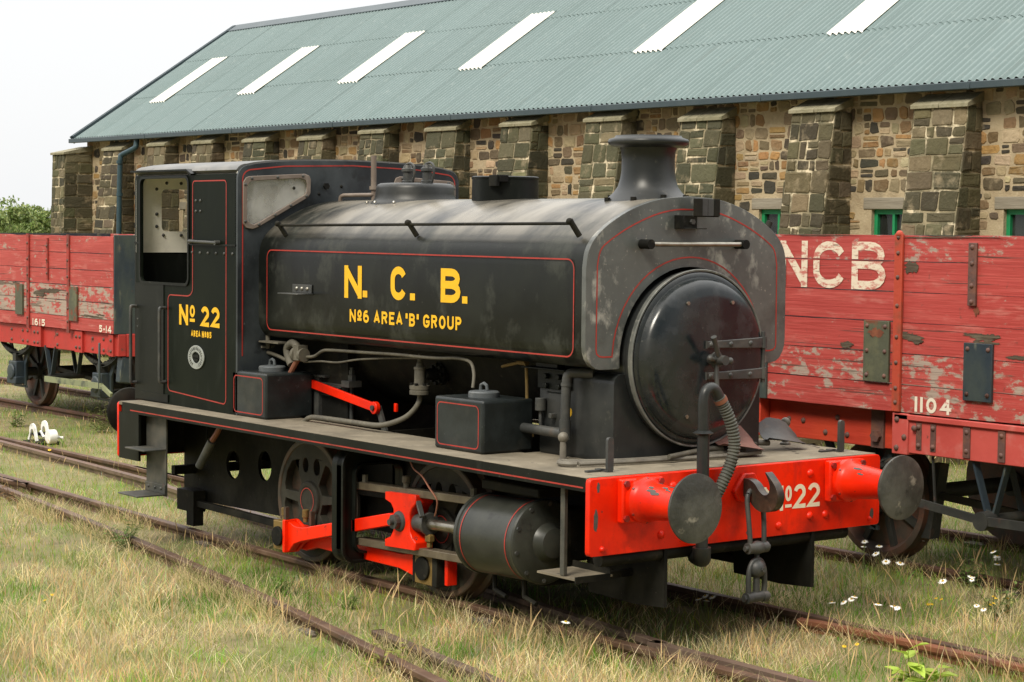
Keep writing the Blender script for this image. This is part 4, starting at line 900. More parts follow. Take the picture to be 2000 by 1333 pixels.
# roof, eaves strip
rp = endprof(2.8)
outl = [(y * 1.012, z + .012) for y, z in rp if z > 2.80]
inn = [(y * .99, z - .008) for y, z in rp if z > 2.80]
up = sorted(outl, key=lambda p: p[0]); lo = sorted(inn, key=lambda p: p[0])
m = MB(); m.plate([lo + up[::-1]], 'yz', XR - .04, XF + .0 - .002)
rf = m.build('cab_roof', ROOFM, loco, smooth=50)
ce = sorted([(y * .975, z - .022) for y, z in rp if z > 2.80], key=lambda p: p[0])
m = MB(); m.plate([ce + [(y, z + .006) for y, z in ce[::-1]]], 'yz', XR + .01, XF - .01); m.build('cab_ceiling', CREAM, loco, smooth=50)
m = MB(); m.plate([[(y, z) for y, z in endprof(2.25)], spect(-1, -.005), spect(1, -.005)], 'yz', XF - .003, XF - .008); m.build('cab_front_lining', CREAM, loco, smooth=0)
m = MB()
for s in (-1, 1):
    m.bar((-6.03, s * 1.01, 2.835), (-5.10, s * 1.01, 2.835), .05, .014); m.bar((-5.10, s * 1.01, 2.835), (-5.02, s * 1.01, 2.80), .05, .014)
m.split('rain_strip', BLACK, rf)
m = MB()
m.ribbon([(-.96, 1.45), (-.96, 2.72)] + arc(-.88, 2.76, .08, .07, 180, 100, 5) + [(-.6, 2.862), (0, 2.88), (.6, 2.862)] + arc(.88, 2.76, .08, .07, 80, 0, 5) + [(.96, 1.45)], .010, frontf(XF + .027)); m.build('lining', LINING, cab, smooth=0)
for s in (-1, 1):
    m = MB(); m.plate([spect(s, -.006), spect(s, .028)], 'yz', XF + .0255, XF + .04)
    wf = m.build('cab_window', FRAMEM, loco, bevel=.004)
    m = MB(); m.plate([spect(s, .02)], 'yz', XF + .008, XF + .014); m.build('pane', CABGLASS, wf, smooth=0)
    m = MB()
    A = spect(s, .011)
    for i in range(len(A)):
        j = (i + 1) % len(A); d = Vector(A[j]) - Vector(A[i])
        if d.length > .2:
            for q in range(int(d.length / .15) + 1): p = Vector(A[i]) + d * (q / int(d.length / .15 + 1e-6) if int(d.length / .15) else 0); m.dome((XF + .04, p.x, p.y), (1, 0, 0), .012, .008)
        
    m.split('rivet', IRON, wf)
m = MB()
for y, z in ((-.10, 2.72), (-.52, 2.70), (-.30, 2.66), (-.22, 2.52), (.2, 2.72), (.12, 2.66)): m.dome((XF + .025, y, z), (1, 0, 0), .013, .01)
m.hexb((XF + .025, -.24, 2.72), (1, 0, 0), .025, .02); m.split('bolt', SOOT, cab)
# cab inside
m = MB(); m.box(XR + .002, XF - .01, -CY + .025, CY - .025, ZD, ZD + .04); m.box(-4.9, XF - .02, -.55, .55, ZD, 2.2); m.build('cab_floor', SOOT, loco)
m = MB(); m.box(XR + .002, XF - .004, CY - .021, CY - .024, 2.79, 2.85); m.box(-5.1, XF - .004, CY - .021, CY - .026, 2.2, 2.80); m.plate([[(XR + .01, 2.2), (XF - .005, 2.2), (XF - .005, 2.79), (XR + .01, 2.79)], rrect(-5.91, -5.12, 2.201, 2.775, .04)], 'xz', CY - .0205, CY - .025); m.build('cab_inner_side', CREAM, loco, smooth=0)

# ---- sandboxes
def sandbox(x0, x1, s, lining):
    m = MB(); m.box(x0, x1, s * 1.0, s * .60, ZD + .001, 1.345)
    b = m.build('sandbox', BOXM, loco, bevel=.018, seg=3)
    m = MB(); xc, yc = (x0 + x1) / 2, s * .80; m.lathe([(.10, 0), (.10, .03), (.092, .038), (.05, .042), (.03, .045), (0, .045)], (xc, yc, 1.345), 'z', 32)
    m.tube([(xc - .035, yc, 1.39), (xc - .03, yc, 1.42), (xc, yc, 1.432), (xc + .03, yc, 1.42), (xc + .035, yc, 1.39)], .011, 8); m.build('sandbox_lid', LIDM, b, smooth=35)
    m = MB(); m.ribbon(rrect(x0 + .035, x1 - .045, 1.04, 1.308,   .035, 5), .008, (lambda a, c, o: (a, s * 1.0015, c)), True); m.build('lining', LINING, b, smooth=0)
for s in (-1, 1): sandbox(-4.445, -3.945, s, True); sandbox(-1.815, -1.29, s, True)

# ---- steps
for s in (-1, 1):
    m = MB(); m.box(-5.60, -5.27, s * 1.10, s * 1.112, .31, .985)
    st = m.build('cab_step', STEPM, loco)
    m = MB(); m.box(-5.60, -5.27, s * 1.112, s * 1.30, .668, .68); m.box(-5.60, -5.27, s * 1.112, s * 1.36, .318, .33); m.box(-5.60, -5.27, s * 1.112, s * 1.124, .33, .40); m.split('step_tread', STEPM, st, bevel=.003)
    m = MB()
    for x in (-5.54, -5.43, -5.33): m.dome((x, s * 1.124, .37), (0, s, 0), .014, .012)
    m.split('rivet', IRON, st)
    if s > 0: continue
    m = MB(); m.box(-.345, -.305, s * 1.105, s * 1.13, .405, .985)
    st = m.build('front_step', STEPM, loco, bevel=.003)
    m = MB(); m.box(-.56, -.20, s * 1.13, s * .85, .39, .402); m.build('step_tread', DECK, st)
    m = MB(); m.box(-.205, -.195, s * .87, s * 1.13, .375, .412); m.box(-.56, -.21, s * .85, s * .86, .402, .44); m.box(-.33, -.29, s * .62, s * .85, .36, .40); m.split('step_bracket', SOOT, st)
    m = MB(); m.plate([[(-.295, .98), (-.06, .98), (-.06, .72), (-.295, .72)]], 'xz', s * .93, s * .94); m.build('step_panel', STEPM, st)

# ---- pipes, spring and rods between the tank and the deck (near side, mirrored rod on the far side)
m = MB(); m.tube(cr_spline([(-3.836, -.72, 1.466), (-3.731, -.72, 1.478), (-3.627, -.72, 1.520), (-3.513, -.72, 1.533), (-3.09, -.72, 1.541), (-2.67, -.72, 1.550), (-2.366, -.72, 1.550), (-2.151, -.72, 1.555), (-1.96, -.72, 1.566), (-1.80, -.73, 1.55), (-1.731, -.75, 1.48), (-1.70, -.78, 1.39)], 5), .0115, 10); m.build('oil_pipe', DUSTY, loco)
m = MB(); m.tube(cr_spline([(-3.915, -.7, 1.423), (-3.682, -.7, 1.443), (-3.454, -.7, 1.448), (-3.177, -.7, 1.485), (-2.803, -.68, 1.516), (-2.5, -.63, 1.531)], 5), .007, 8); m.build('oil_pipe', DUSTY, loco)
m = MB(); m.tube(cr_spline([(-1.6, -.62, 1.53), (-1.45, -.62, 1.56), (-1.36, -.62, 1.57), (-1.34, -.62, 1.45), (-1.33, -.62, 1.3), (-1.30, -.6, 1.1)], 4), .011, 8); m.tube([(-1.42, -.62, 1.572), (-1.34, -.62, 1.572)], .022, 8); m.build('oil_pipe', BRASS, loco)
m = MB()
m.lathe([(0.0693, 1.285), (0.0693, 1.31), (0.066, 1.312), (0.066, 1.318), (0.0693, 1.32), (0.0693, 1.345), (0.03828, 1.35), (0.03696, 1.45), (0.04092, 1.455), (0.04092, 1.47), (0.0264, 1.475), (0.02244, 1.50), (0.01716, 1.505), (0.0132, 1.56), (0, 1.56)], (-2.52, -.63, 0), 'z', 24)
vl = m.build('clack_valve', DUSTY, loco, smooth=30)
m = MB(); m.lathe([(.03, 0), (.04, .03), (.04, .1), (.08, .105), (.08, .14), (.05, .15)], (-2.50, -.60, 1.42), 'y', 20)
for k in range(8): m.hexb((-2.50 + .064 * math.cos(k * .785), -.5, 1.42 + .064 * math.sin(k * .785)), (0, -1, 0), .014, .02)
for k in range(6): m.hexb((-2.52 + .055 * math.cos(k * 1.047), -.63 + .055 * math.sin(k * 1.047), 1.345), (0, 0, 1), .013, .018)
m.build('valve_flange', SOOT, vl, smooth=30)
m = MB(); m.tube(cr_spline([(-2.52, -.63, 1.29), (-2.515, -.635, 1.24), (-2.54, -.66, 1.18), (-2.60, -.70, 1.12), (-2.70, -.76, 1.075), (-2.80, -.80, 1.058), (-3.07, -.80, 1.055), (-3.55, -.80, 1.05), (-3.68, -.80, 1.035), (-3.75, -.80, .99)], 5), .0185, 12); m.build('feed_pipe', DUSTY, loco)
for s in (-1, 1):
    m = MB(); P0, P1 = (-4.2, s * .60, 1.29), (-3.125, s * .60, 1.147); m.bar(P0, P1, .022, .062); m.cyl((-3.11, s * .585, 1.145), (-3.11, s * .62, 1.145), .045, 18)
    m.bar((-3.0, s * .50, 1.12), (-3.0, s * .50, 1.18), .02, .03)
    rr = m.build('reversing_rod', RED, loco, bevel=.004)
    m = MB(); m.cyl((-3.11, s * .58, 1.145), (-3.11, s * .635, 1.145), .02, 10); m.bar((-3.11, s * .575, 1.15), (-3.02, s * .575, .98), .02, .05); m.build('pin', IRON, rr)
    m = MB()
    for k in range(7): m.box(-4.10, -3.60 - .028 * k, s * .48, s * .56, 1.262 - .014 * k, 1.273 - .014 * k)
    sp = m.build('leaf_spring', IRON, loco)
    m = MB(); m.box(-3.98, -3.90, s * .46, s * .58, 1.02, 1.31); m.box(-3.99, -3.80, s * .45, s * .59, 1.312, 1.326); m.hexb((-3.9, s * .52, 1.327), (0, 0, 1), .014, .02); m.build('spring_buckle', IRON, sp)
    m = MB(); m.cyl((-3.545, s * .52, 1.0), (-3.545, s * .52, 1.40), .016, 10); m.box(-3.59, -3.49, s * .47, s * .58, 1.26, 1.305); m.hexb((-3.545, s * .52, 1.306), (0, 0, 1), .032, .04); m.hexb((-3.545, s * .52, 1.35), (0, 0, 1), .024, .03)
    m.build('spring_hanger', IRON, sp)
m = MB()
m.box(-4.72, -4.35, -.80, -.69, 1.505, 1.522); m.box(-4.40, -4.08, -.82, -.66, 1.55, 1.562); m.box(-4.74, -4.70, -.8, -.74, 1.46, 1.52); m.cyl((-4.36, -.74, 1.50), (-4.36, -.74, 1.60), .02, 10)
m.tube(cr_spline([(-4.55, -.74, 1.47), (-4.35, -.74, 1.47), (-4.2, -.74, 1.45), (-4.08, -.74, 1.43), (-4.02, -.73, 1.46)], 4), .014, 8)
m.tube(cr_spline([(-4.02, -.74, 1.40), (-4.06, -.74, 1.45), (-4.08, -.74, 1.52), (-4.0, -.74, 1.56), (-3.94, -.74, 1.53), (-3.95, -.74, 1.46)], 4), .03, 10)
m.lathe([(.05, 0), (.055, .01), (.055, .04), (.035, .045), (.035, .09), (.05, .095), (.05, .13), (0, .13)], (-3.97, -.74, 1.48), 'x', 14); m.box(-3.93, -3.86, -.78, -.70, 1.44, 1.55)
inj = m.build('injector', DUSTY, loco, bevel=.003)
m = MB(); m.tube([(-3.90, -.74, 1.47), (-3.96, -.75, 1.40), (-4.0, -.76, 1.34)], .02, 8); m.build('copper_pipe', COPPER, inj)
m = MB(); m.cyl((-4.745, -1.0, .785), (-4.94, -1.0, .575), .034, 14); gc = m.build('drain_pipe', IRON, loco); m = MB(); m.tube([(-4.745, -1.0, .785), (-4.70, -.98, .85), (-4.66, -.95, .95)], .022, 8); m.build('copper_pipe', COPPER, gc)
m = MB(); m.tube([(-5.0, -.9, .9), (-5.02, -.9, .6)], .008, 6); m.box(-5.78, -5.50, -.75, -.64, .13, .30); m.box(-5.62, -5.50, -.75, -.66, .02, .14); m.bar((-5.5, -.70, .20), (-4.3, -.70, .19), .05, .05); m.bar((-5.75, -.8, .45), (-5.65, .8, .45), .07, .07); m.build('brake_rigging', SOOT, loco, bevel=.01)
m = MB(); m.tube(cr_spline([(-1.95, -1.10, .93), (-1.90, -1.10, .87), (-1.82, -1.09, .83), (-1.75, -1.08, .76), (-1.68, -1.07, .69), (-1.70, -1.06, .62), (-1.73, -1.05, .58)], 4), .006, 6); m.build('copper_pipe', COPPER, loco)
m = MB(); m.box(-1.3, -.72, -1.0, -.66, .80, .86); m.box(-.30, -.06, -.86, -.63, .78, .97); m.split('valve_chest', SOOT, loco, bevel=.01)
m = MB(); m.lathe([(.02, 0), (.03, .02), (.03, .08), (.02, .1), (.02, .14), (.028, .15), (.028, .17), (0, .18)], (-.2, -.93, .52), 'z', 10); m.build('drain_valve', BRASS, loco)

# ---- train pipe and ribbed hose at the front
m = MB(); m.tube([(.075, -.40, .55), (.075, -.40, 1.24)], .037, 16); m.tube([(.075, -.40, 1.22), (.075, -.40, 1.235), (.075, -.40, 1.25)], [.037, .062, .037], 16)
m.tube(cr_spline([(.075, -.40, 1.24), (.075, -.402, 1.36), (.075, -.40, 1.43), (.075, -.385, 1.478), (.075, -.345, 1.497), (.075, -.305, 1.475), (.075, -.275, 1.43)], 4), .034, 16)
m.tube(cr_spline([(.075, -.40, .56), (.07, -.395, .505), (.04, -.37, .49), (-.05, -.33, .49)], 3), .055, 14); m.box(-.0, .05, -.46, -.34, .935, .96)
tp = m.build('train_pipe', SMOKEM, loco, smooth=40)
hp = cr_spline([(.075, -.28, 1.44), (.08, -.235, 1.37), (.09, -.19, 1.27), (.095, -.17, 1.16), (.09, -.19, 1.05), (.08, -.235, .95), (.06, -.275, .86), (.03, -.295, .80)], 22)
m = MB(); m.tube(hp, [.033 + (.0055 if (i // 2) % 2 else 0) for i in range(len(hp))], 16); m.build('ribbed_hose', RUBBER, tp, smooth=25)
m = MB(); m.tube(hp[4:12], .041, 16); m.build('hose_clip', COPPER, tp)

# ---- pins and lamp irons standing on the deck
def pin(x, y):
    m = MB(); m.lathe([(.035, 0), (.035, .012), (.022, .02), (.02, .10), (.018, .125), (.0, .126)], (x, y, ZD), 'z', 14); m.sphere((x, y, ZD + .148), .033); m.build('ball_post', IRONL, loco)
def iron(x, y, s):
    m = MB(); m.plate([rrect(y - .022, y + .022, ZD, ZD + .205, .021, 5)], 'yz', x, x + .022); m.box(x - .10, x + .02, y - .02, y + .02, ZD + .001, ZD + .012); m.box(x - .06, x - .03, y - .13, y + .02, ZD + .001, ZD + .012); m.build('lamp_iron', IRON, loco, bevel=.004)
pin(-.745, -.795); pin(-.72, 1.06); iron(-.19, -.90, 1); iron(-.22, 1.05, -1)
m = MB()
for k in range(10): m.lathe([(.016, 0), (0, .001)], (-.3 - .08 * (k % 5), .75 + .05 * k, ZD + .001), 'z', 8)
m.split('hole', SOOT, deck, smooth=0)

# ---- things lying on the front deck (each its own thing)
m = MB(); z = ZD + .02
m.tube(cr_spline([(-.37, .36, z + .012), (-.41, -.2, z + .002), (-.455, -.60, z), (-.57, -.86, z), (-.60, -.93, z), (-.56, -.965, z), (-.50, -.955, z), (-.47, -.91, z)], 5), .0155, 8)
tag(m.build('fire_iron', IRONL, origin=(-.65, -.3, ZD)), 'long rusty fire iron with a hooked loop end lying along the front deck', 'fire iron', 'tools on the front deck')
m = MB(); m.tube(cr_spline([(-.46, -.90, z), (-.40, -.6, z), (-.33, 0, z), (-.30, .30, z + .004), (-.29, .42, z + .01)], 5), .0135, 8)
tag(m.build('fire_iron', IRONL, origin=(-.47, -.2, ZD)), 'straight grey fire iron lying in front of the hooked one, nearer the buffer beam', 'fire iron', 'tools on the front deck')
def shovel(p0, d, w, tilt, material, label):
    m = MB(); d = Vector((*d, 0)).normalized(); sd = Vector((-d.y, d.x, 0)); V = []; F = []; p0 = Vector(p0)
    nx, ny = 9, 7
    for lay in (0, -.004):
        for i in range(nx):
            t = i / (nx - 1); ww = w * (.55 + .45 * min(1, t * 2.4)) * (1 if t < .75 else math.sqrt(max(.12, 1 - ((t - .75) / .27) ** 2)))
            for j in range(ny):
                q = (j / (ny - 1) - .5) * 2
                V.append(p0 + d * (t * .34) + sd * (q * ww / 2) + Vector((0, 0, .006 + lay + .045 * q * q * (1 - .5 * t) + tilt * (q + 1) * ww / 2 + .035 * (1 - t))))
    for i in range(nx - 1):
        for j in range(ny - 1):
            a = i * ny + j; F.append((a, a + 1, a + ny + 1, a + ny)); b = a + nx * ny; F.append((b, b + ny, b + ny + 1, b + 1))
    m.add(V, F); bl = m
    o = bl.build('shovel', material, origin=(p0.x, p0.y, ZD)); tag(o, label, 'shovel', 'tools on the front deck')
    m = MB(); m.tube([p0 + Vector((0, 0, .045)) + d * .05, p0 - d * .05 + Vector((0, 0, .05)), p0 - d * .45 + Vector((.10, 0, .03))], [.02, .017, .015], 10)
    m.build('handle', DUSTY, o)
shovel((-.40, .14, ZD + .01), (.06, 1), .27, .55, RUSTM, 'rusty brown shovel lying tilted on the front deck behind the ribbed hose')
shovel((-.52, .66, ZD + .005), (.0, 1), .22, .62, IRON, 'grey shovel lying on the front deck beside the far ball post')

# ================================================================== ground and track
GZ = -0.095
m = MB()
xs = np.concatenate([np.linspace(-120, -32, 12), np.linspace(-30, 10, 81), np.linspace(14, 60, 8)]); ys = np.concatenate([np.linspace(-40, -9, 8), np.linspace(-8, 10, 37), np.linspace(14, 150, 10)])
rg = np.random.default_rng(3)
V = [(x, y, GZ + (0.012 * math.sin(x * 1.7 + y) + 0.012 * math.sin(y * 2.3 - x * .6) + rg.uniform(-.008, .008) if -30 < x < 12 and -9 < y < 10 else 0)) for y in ys for x in xs]
nx = len(xs); F = [(j * nx + i, j * nx + i + 1, (j + 1) * nx + i + 1, (j + 1) * nx + i) for j in range(len(ys) - 1) for i in range(nx - 1)]
m.add(V, F)
tag(m.build('ground', GROUNDM, origin=(0, 0, 0), smooth=60), None, None, kind='structure')

RAILP = [(-.035, 0), (.035, 0), (.035, -.03), (.028, -.04), (.009, -.048), (.009, -.098), (.03, -.112), (.03, -.14), (-.03, -.14), (-.03, -.112), (-.009, -.098), (-.009, -.048), (-.028, -.04), (-.035, -.03)]
RAIL_LINES = []
def rail(pts, label, material=None, chairs=(), step=.8, zt=0.0, group='rails in the grass'):
    P = cr_spline([(p[0], p[1], zt) for p in pts], 6); m = MB(); n = len(RAILP); V = []; F = []
    for i, p in enumerate(P):
        a = Vector(P[max(i - 1, 0)]); b = Vector(P[min(i + 1, len(P) - 1)]); d = (b - a).normalized(); sd = Vector((d.y, -d.x, 0))
        for u, w in RAILP: V.append(Vector(p) + sd * u + Vector((0, 0, w)))
    for i in range(len(P) - 1):
        for k in range(n): F.append((i * n + k, i * n + (k + 1) % n, (i + 1) * n + (k + 1) % n, (i + 1) * n + k))
    F.append(tuple(range(n))); F.append(tuple((len(P) - 1) * n + k for k in range(n))[::-1])
    m.add(V, F); mid = P[len(P) // 2]
    o = m.build('rail', material or RAILM, origin=(mid[0], mid[1], -.14), bevel=.006, smooth=30); tag(o, label, 'rail', group)
    RAIL_LINES.append(P)
    px = [p[0] for p in P]; py = [p[1] for p in P]
    proto = None
    for x in chairs:
        y = float(np.interp(x, px, py)); x2 = x + .1; y2 = float(np.interp(x2, px, py)); an = math.atan2(y2 - y, .1)
        if proto is None:
            m = MB()
            for s in (-1, 1):
                m.plate([[(s * .012, -.135), (s * .17, -.135), (s * .17, -.118), (s * .08, -.10), (s * .055, -.045), (s * .034, -.04), (s * .014, -.055)]], 'yz', -.07, .07)
                m.hexb((0.03, s * .13, -.12), (0, 0, 1), .018, .03)
            m.box(-.11, .11, -.085, -.04, -.10, -.05)
            proto = m.build('rail_chair', CHAIRM, origin=(0, 0, 0), bevel=.006, smooth=30); c = proto
        else: c = proto.copy(); COL.objects.link(c)
        c.parent = o; c.location = Vector((x, y, -.015)) - ORG[o.name]; c.rotation_euler = (0, 0, an)
    return o
NPTS = [(-13.3, -.60), (-9.7, -.60), (-5.7, -.745), (-4.4, -.79), (-3.0, -.805), (-1.25, -.80), (1, -.765), (6, -.75)]
rail(NPTS, 'near rail of the track the black locomotive stands on', RAILM, chairs=[-5.2, -1.45, .35])
rail([(-70, .775), (-12.9, .775), (-9.3, .765), (-.55, .755), (1.5, .785), (8, .80)], 'far rail of the track the black locomotive stands on', RAILM, chairs=[.4, 2.2])
rail([(-70, -.64), (-13.5, -.64), (-11.5, -.76), (-8.84, -.95), (-6.34, -1.225), (-4.33, -1.493), (-2.16, -1.845), (-.92, -2.07), (.1, -2.26), (2, -2.64), (6, -3.5)], 'long curved rail diverging from the locomotive track across the foreground grass', RAILM, chairs=[-6.0, -1.75])
rail([(-1.275, -1.78), (-.45, -1.895), (.27, -2.0), (2, -2.36), (4, -2.8)], 'short brown check rail starting in the grass beside the curved foreground rail', RAILM2, chairs=[.5])
rail([(-14.2, .69), (-12.4, .60), (-8.6, .41), (-7.7, .29), (-4.5, -.04), (-1.3, -.45), (-.07, -.59), (.4, -.622), (6, -.625)], 'shiny topped switch rail crossing under the locomotive to the near rail', RAILSH, chairs=[.9])
rail([(-.1, .60), (.25, .655), (2, .67), (4.5, .675), (8, .68)], 'orange rusty check rail close inside the far rail of the locomotive track', RAILRU, chairs=[])
rail([(-70, 2.83), (-10, 2.83), (8, 2.83)], 'near rail under the two red wagons', RAILRU2, chairs=[-1.15, -.25])
rail([(-70, 4.335), (-10, 4.335), (8, 4.335)], 'far rail under the two red wagons', RAILRU2, chairs=[-1.8])

# ---- white weighted point lever by the switch
pl_ = root('point_lever', (-12.75, 1.25, GZ), 'white weighted point lever with round weight standing in the grass beside the track', 'point lever')
for y, up_ in ((1.10, 0), (1.27, .05)):
    m = MB(); O = [(-13.12, -.04)] + arc(-12.92, .12, .13, .13, 200, 20, 8) + [(-12.72, -.04), (-12.80, -.05), (-12.87, .10)] + arc(-12.93, .10, .06, .05, 20, 160, 6) + [(-13.05, -.05)]
    m.plate([[(a + up_ * 2, b + up_) for a, b in O]], 'xz', y, y + .03); m.build('bracket', WHITEM, pl_, bevel=.004)
m = MB(); m.lathe([(.02, -.075), (.115, -.07), (.12, -.05), (.12, .05), (.115, .07), (.02, .075)], (-12.40, 1.22, .06), 'y', 28); m.cyl((-12.40, 1.28, .06), (-12.28, 1.38, .04), .022, 10); m.build('weight', WHITEM, pl_)
m = MB(); m.tube([(-12.95, 1.27, .10), (-12.78, 1.25, .02), (-12.58, 1.22, .05)], .024, 10); m.build('lever_arm', WHITEM, pl_)
m = MB(); m.box(-13.2, -12.65, 1.05, 1.5, -.12, -.06); m.cyl((-12.93, 1.1, .06), (-12.93, 1.46, .06), .03, 12); m.build('base_plate', SOOT, pl_, bevel=.01)

pl_.scale = (.66, .66, .66)

# ================================================================== red wagons
def plank_side(m, x0, x1, y, s, zs, peels, breaks=()):
    """side made of boards; s = outward direction in y"""
    for k in range(len(zs) - 1):
        cuts = [x0] + [b for b in breaks if x0 < b < x1] + [x1]
        for i in range(len(cuts) - 1):
            g = random.uniform(.005, .011); dy = random.uniform(-.001, .002)
            a, b = cuts[i] + (.002 if i else 0), cuts[i + 1] - .002
            m.col = (peels[k % len(peels)] + random.uniform(-.12, .12), 0, 0)
            # slightly wavy edge along the length
            n = max(2, int((b - a) / .25)); V = []; F = []
            top = [zs[k + 1] - g / 2 + random.uniform(-.0025, .0025) for _ in range(n + 1)]; bot = [zs[k] + g / 2 + random.uniform(-.0025, .0025) for _ in range(n + 1)]
            for q in range(n + 1):
                x = a + (b - a) * q / n; o = dy + random.uniform(-.0008, .0008)
                V += [(x, y + s * o, bot[q]), (x, y + s * o, top[q]), (x, y - s * .06, top[q]), (x, y - s * .06, bot[q])]
            for q in range(n):
                for e in range(4): F.append((4 * q + e, 4 * q + (e + 1) % 4, 4 * q + 4 + (e + 1) % 4, 4 * q + 4 + e))
            F.append((0, 1, 2, 3)); F.append(tuple(4 * n + e for e in (3, 2, 1, 0)))
            m.add(V, F)
def wagon_running_gear(w, axles, ysides, zsole, x0, x1, vx):
    for x in axles:
        for y, s in ((2.83, -1), (4.335, 1)):
            m = MB(); m.lathe([(.36, .05), (.475, .05), (.475, .028), (.455, .015), (.45, .01), (.445, -.075), (.43, -.08), (.40, -.08), (.385, -.06), (.36, .0)], (x, y, .455), (0, -s, 0), 44)
            ww = m.build('wheel', WTYREM, w, smooth=30)
            m = MB(); m.lathe([(.11, -.09), (.10, .08), (.0, .085)], (x, y, .455), (0, -s, 0), 20)
            for k in range(8):
                a = k * math.pi / 4 + .3; m.bar((x + .09 * math.cos(a), y, .455 + .09 * math.sin(a)), (x + .38 * math.cos(a), y, .455 + .38 * math.sin(a)), .05, .07, (0, 1, 0))
            m.build('spokes', WGEARM, ww)
        m = MB(); m.cyl((x, 2.6, .455), (x, 4.56, .455), .06, 14); m.build('axle', WGEARM, w)
        for ys, s in ((ysides[0], -1), (ysides[1], 1)):
            yo = ys - s * .17
            m = MB(); m.box(x - .12, x + .12, yo + s * .10, yo - s * .08, .34, .60); m.box(x - .14, x + .14, yo + s * .115, yo - s * .02, .30, .40); m.lathe([(.11, 0), (.10, .03), (.06, .035), (0, .035)], (x, yo + s * .10, .46), (0, s, 0), 16)
            m.build('axlebox', WBLUEM, w, bevel=.012)
            m = MB(); yg = yo - s * .03
            m.plate([[(x - .36, zsole), (x - .28, zsole), (x - .13, .60), (x - .13, .28), (x - .18, .26), (x - .18, .56)]], 'xz', yg, yg + s * .02); m.plate([[(x + .36, zsole), (x + .28, zsole), (x + .13, .60), (x + .13, .28), (x + .18, .26), (x + .18, .56)]], 'xz', yg, yg + s * .02)
            m.box(x - .20, x + .20, yg, yg + s * .02, .255, .285)
            m.build('axle_guard', WBLUEM, w)
            m = MB()
            for k in range(5):
                L = .46 - .08 * k; P = [(x + L * t, yo + s * .02, .80 - .035 * (4 - k) * 0 - .14 * (1 - t * t) * (L / .46) + .0 - .019 * k + .02) for t in np.linspace(-1, 1, 11)]
                for a, b in zip(P[:-1], P[1:]): m.bar(a, b, .075, .015, ext=.003)
            m.box(x - .05, x + .05, yo - s * .03, yo + s * .07, .58, .70)
            m.build('leaf_spring', WGEARM, w, smooth=0)
    for ys, s in ((ysides[0], -1), (ysides[1], 1)):
        y = ys - s * .06
        m = MB(); m.bar((vx - .16, y, zsole + .02), (vx - .015, y, .47), .018, .055, (0, 1, 0)); m.bar((vx + .14, y, zsole + .02), (vx + .015, y, .47), .018, .055, (0, 1, 0))
        m.bar((vx - .16, y - s * .35, zsole + .02), (vx - .015, y - s * .35, .47), .018, .05, (0, 1, 0)); m.bar((vx + .14, y - s * .35, zsole + .02), (vx + .015, y - s * .35, .47), .018, .05, (0, 1, 0))
        m.split('brake_hanger', WBLUEM, w)
    m = MB(); m.cyl((vx, ysides[0] + .02, .475), (vx, ysides[1] - .02, .475), .04, 14)
    m.bar((vx - .9, 2.86, .52), (vx, 2.86, .46), .04, .05); m.bar((vx + .9, 2.86, .40), (vx, 2.86, .46), .04, .05)
    for sx in (-1, 1): m.plate([[(vx + sx * .88, .2), (vx + sx * .98, .2), (vx + sx * .90, .75), (vx + sx * .80, .75)]], 'xz', 2.80, 2.90)
    m.build('brake_shaft', WGEARM, w)
def wagon_body(w, x0, x1, ys, zfl, ztop, zs, peels, breaks, endmat):
    m = MB(); plank_side(m, x0, x1, ys[0], -1, zs, peels, breaks); m.build('side_planks', WREDM, w, peel=True, smooth=0)
    m = MB(); plank_side(m, x0, x1, ys[1], 1, zs, peels, breaks); m.build('side_planks', WREDM, w, peel=True, smooth=0)
    for x in (x0, x1 - .05):
        m = MB(); m.box(x, x + .05, ys[0] + .062, ys[1] - .062, zfl, ztop - .01); m.build('end_planks', endmat, w)
    m = MB(); m.box(x0 + .05, x1 - .05, ys[0] + .06, ys[1] - .06, zfl, zfl + .06); m.box(x0, x1, ys[0] + .3, ys[1] - .3, zfl - .25, zfl); m.build('floor', WOODM, w)
YS = (2.35, 4.79)
# --- right wagon
wr = root('open_wagon', (.17, 3.57, 0), 'red planked wagon with peeling paint lettered NCB and 1104, behind the locomotive front', 'wagon', 'red open wagons')
X0, X1 = -2.33, 2.67
zsR = [1.15, 1.346, 1.565, 1.784, 1.998, 2.212, 2.395]
wagon_body(wr, X0, X1, YS, 1.15, 2.40, zsR, [.6, .66, .32, .12, .28, .6], (-.905, 1.245), WBLUEM)
m = MB(); m.box(X0 + .02, X1 - .02, 2.47, 2.58, .865, 1.145); sb = m.build('solebar', WORANGEM, wr, bevel=.006)
m = MB(); m.box(X0 + .02, X1 - .02, 4.56, 4.67, .865, 1.145); m.build('solebar', WORANGEM, wr, bevel=.006)
m = MB(); m.box(-.93, 1.27, 2.355, 2.468, .868, 1.135); m.box(-.93, 1.27, 2.335, 2.46, 1.10, 1.14); lb2 = m.build('door_beam', WPINKM, wr, bevel=.006)
m = MB(); m.box(-.945, -.80, 2.335, 2.47, .855, 1.145); m.build('door_beam_bracket', WPINKM, wr, bevel=.006)
for x in (X0 - .05, X1): 
    m = MB(); m.box(x, x + .06, 2.38, 4.76, .86, 1.145); m.build('headstock', WORANGEM, wr, bevel=.006)
m = MB()
for x, z in ((-.90, 1.10), (-.90, .90), (-.83, .98), (-.74, 1.05)): m.dome((x, 2.335, z), (0, -1, 0), .022, .016)
for x in (-.71, -.58, -.28, .02): 
    for z in (.93, 1.06): m.dome((x, 2.35, z), (0, -1, 0), .02, .016)
m.split('bolt', WIRONM, lb2)
m = MB()
for x in (-.71, -.58): m.box(x - .024, x + .024, 2.349, 2.356, .90, 1.09)
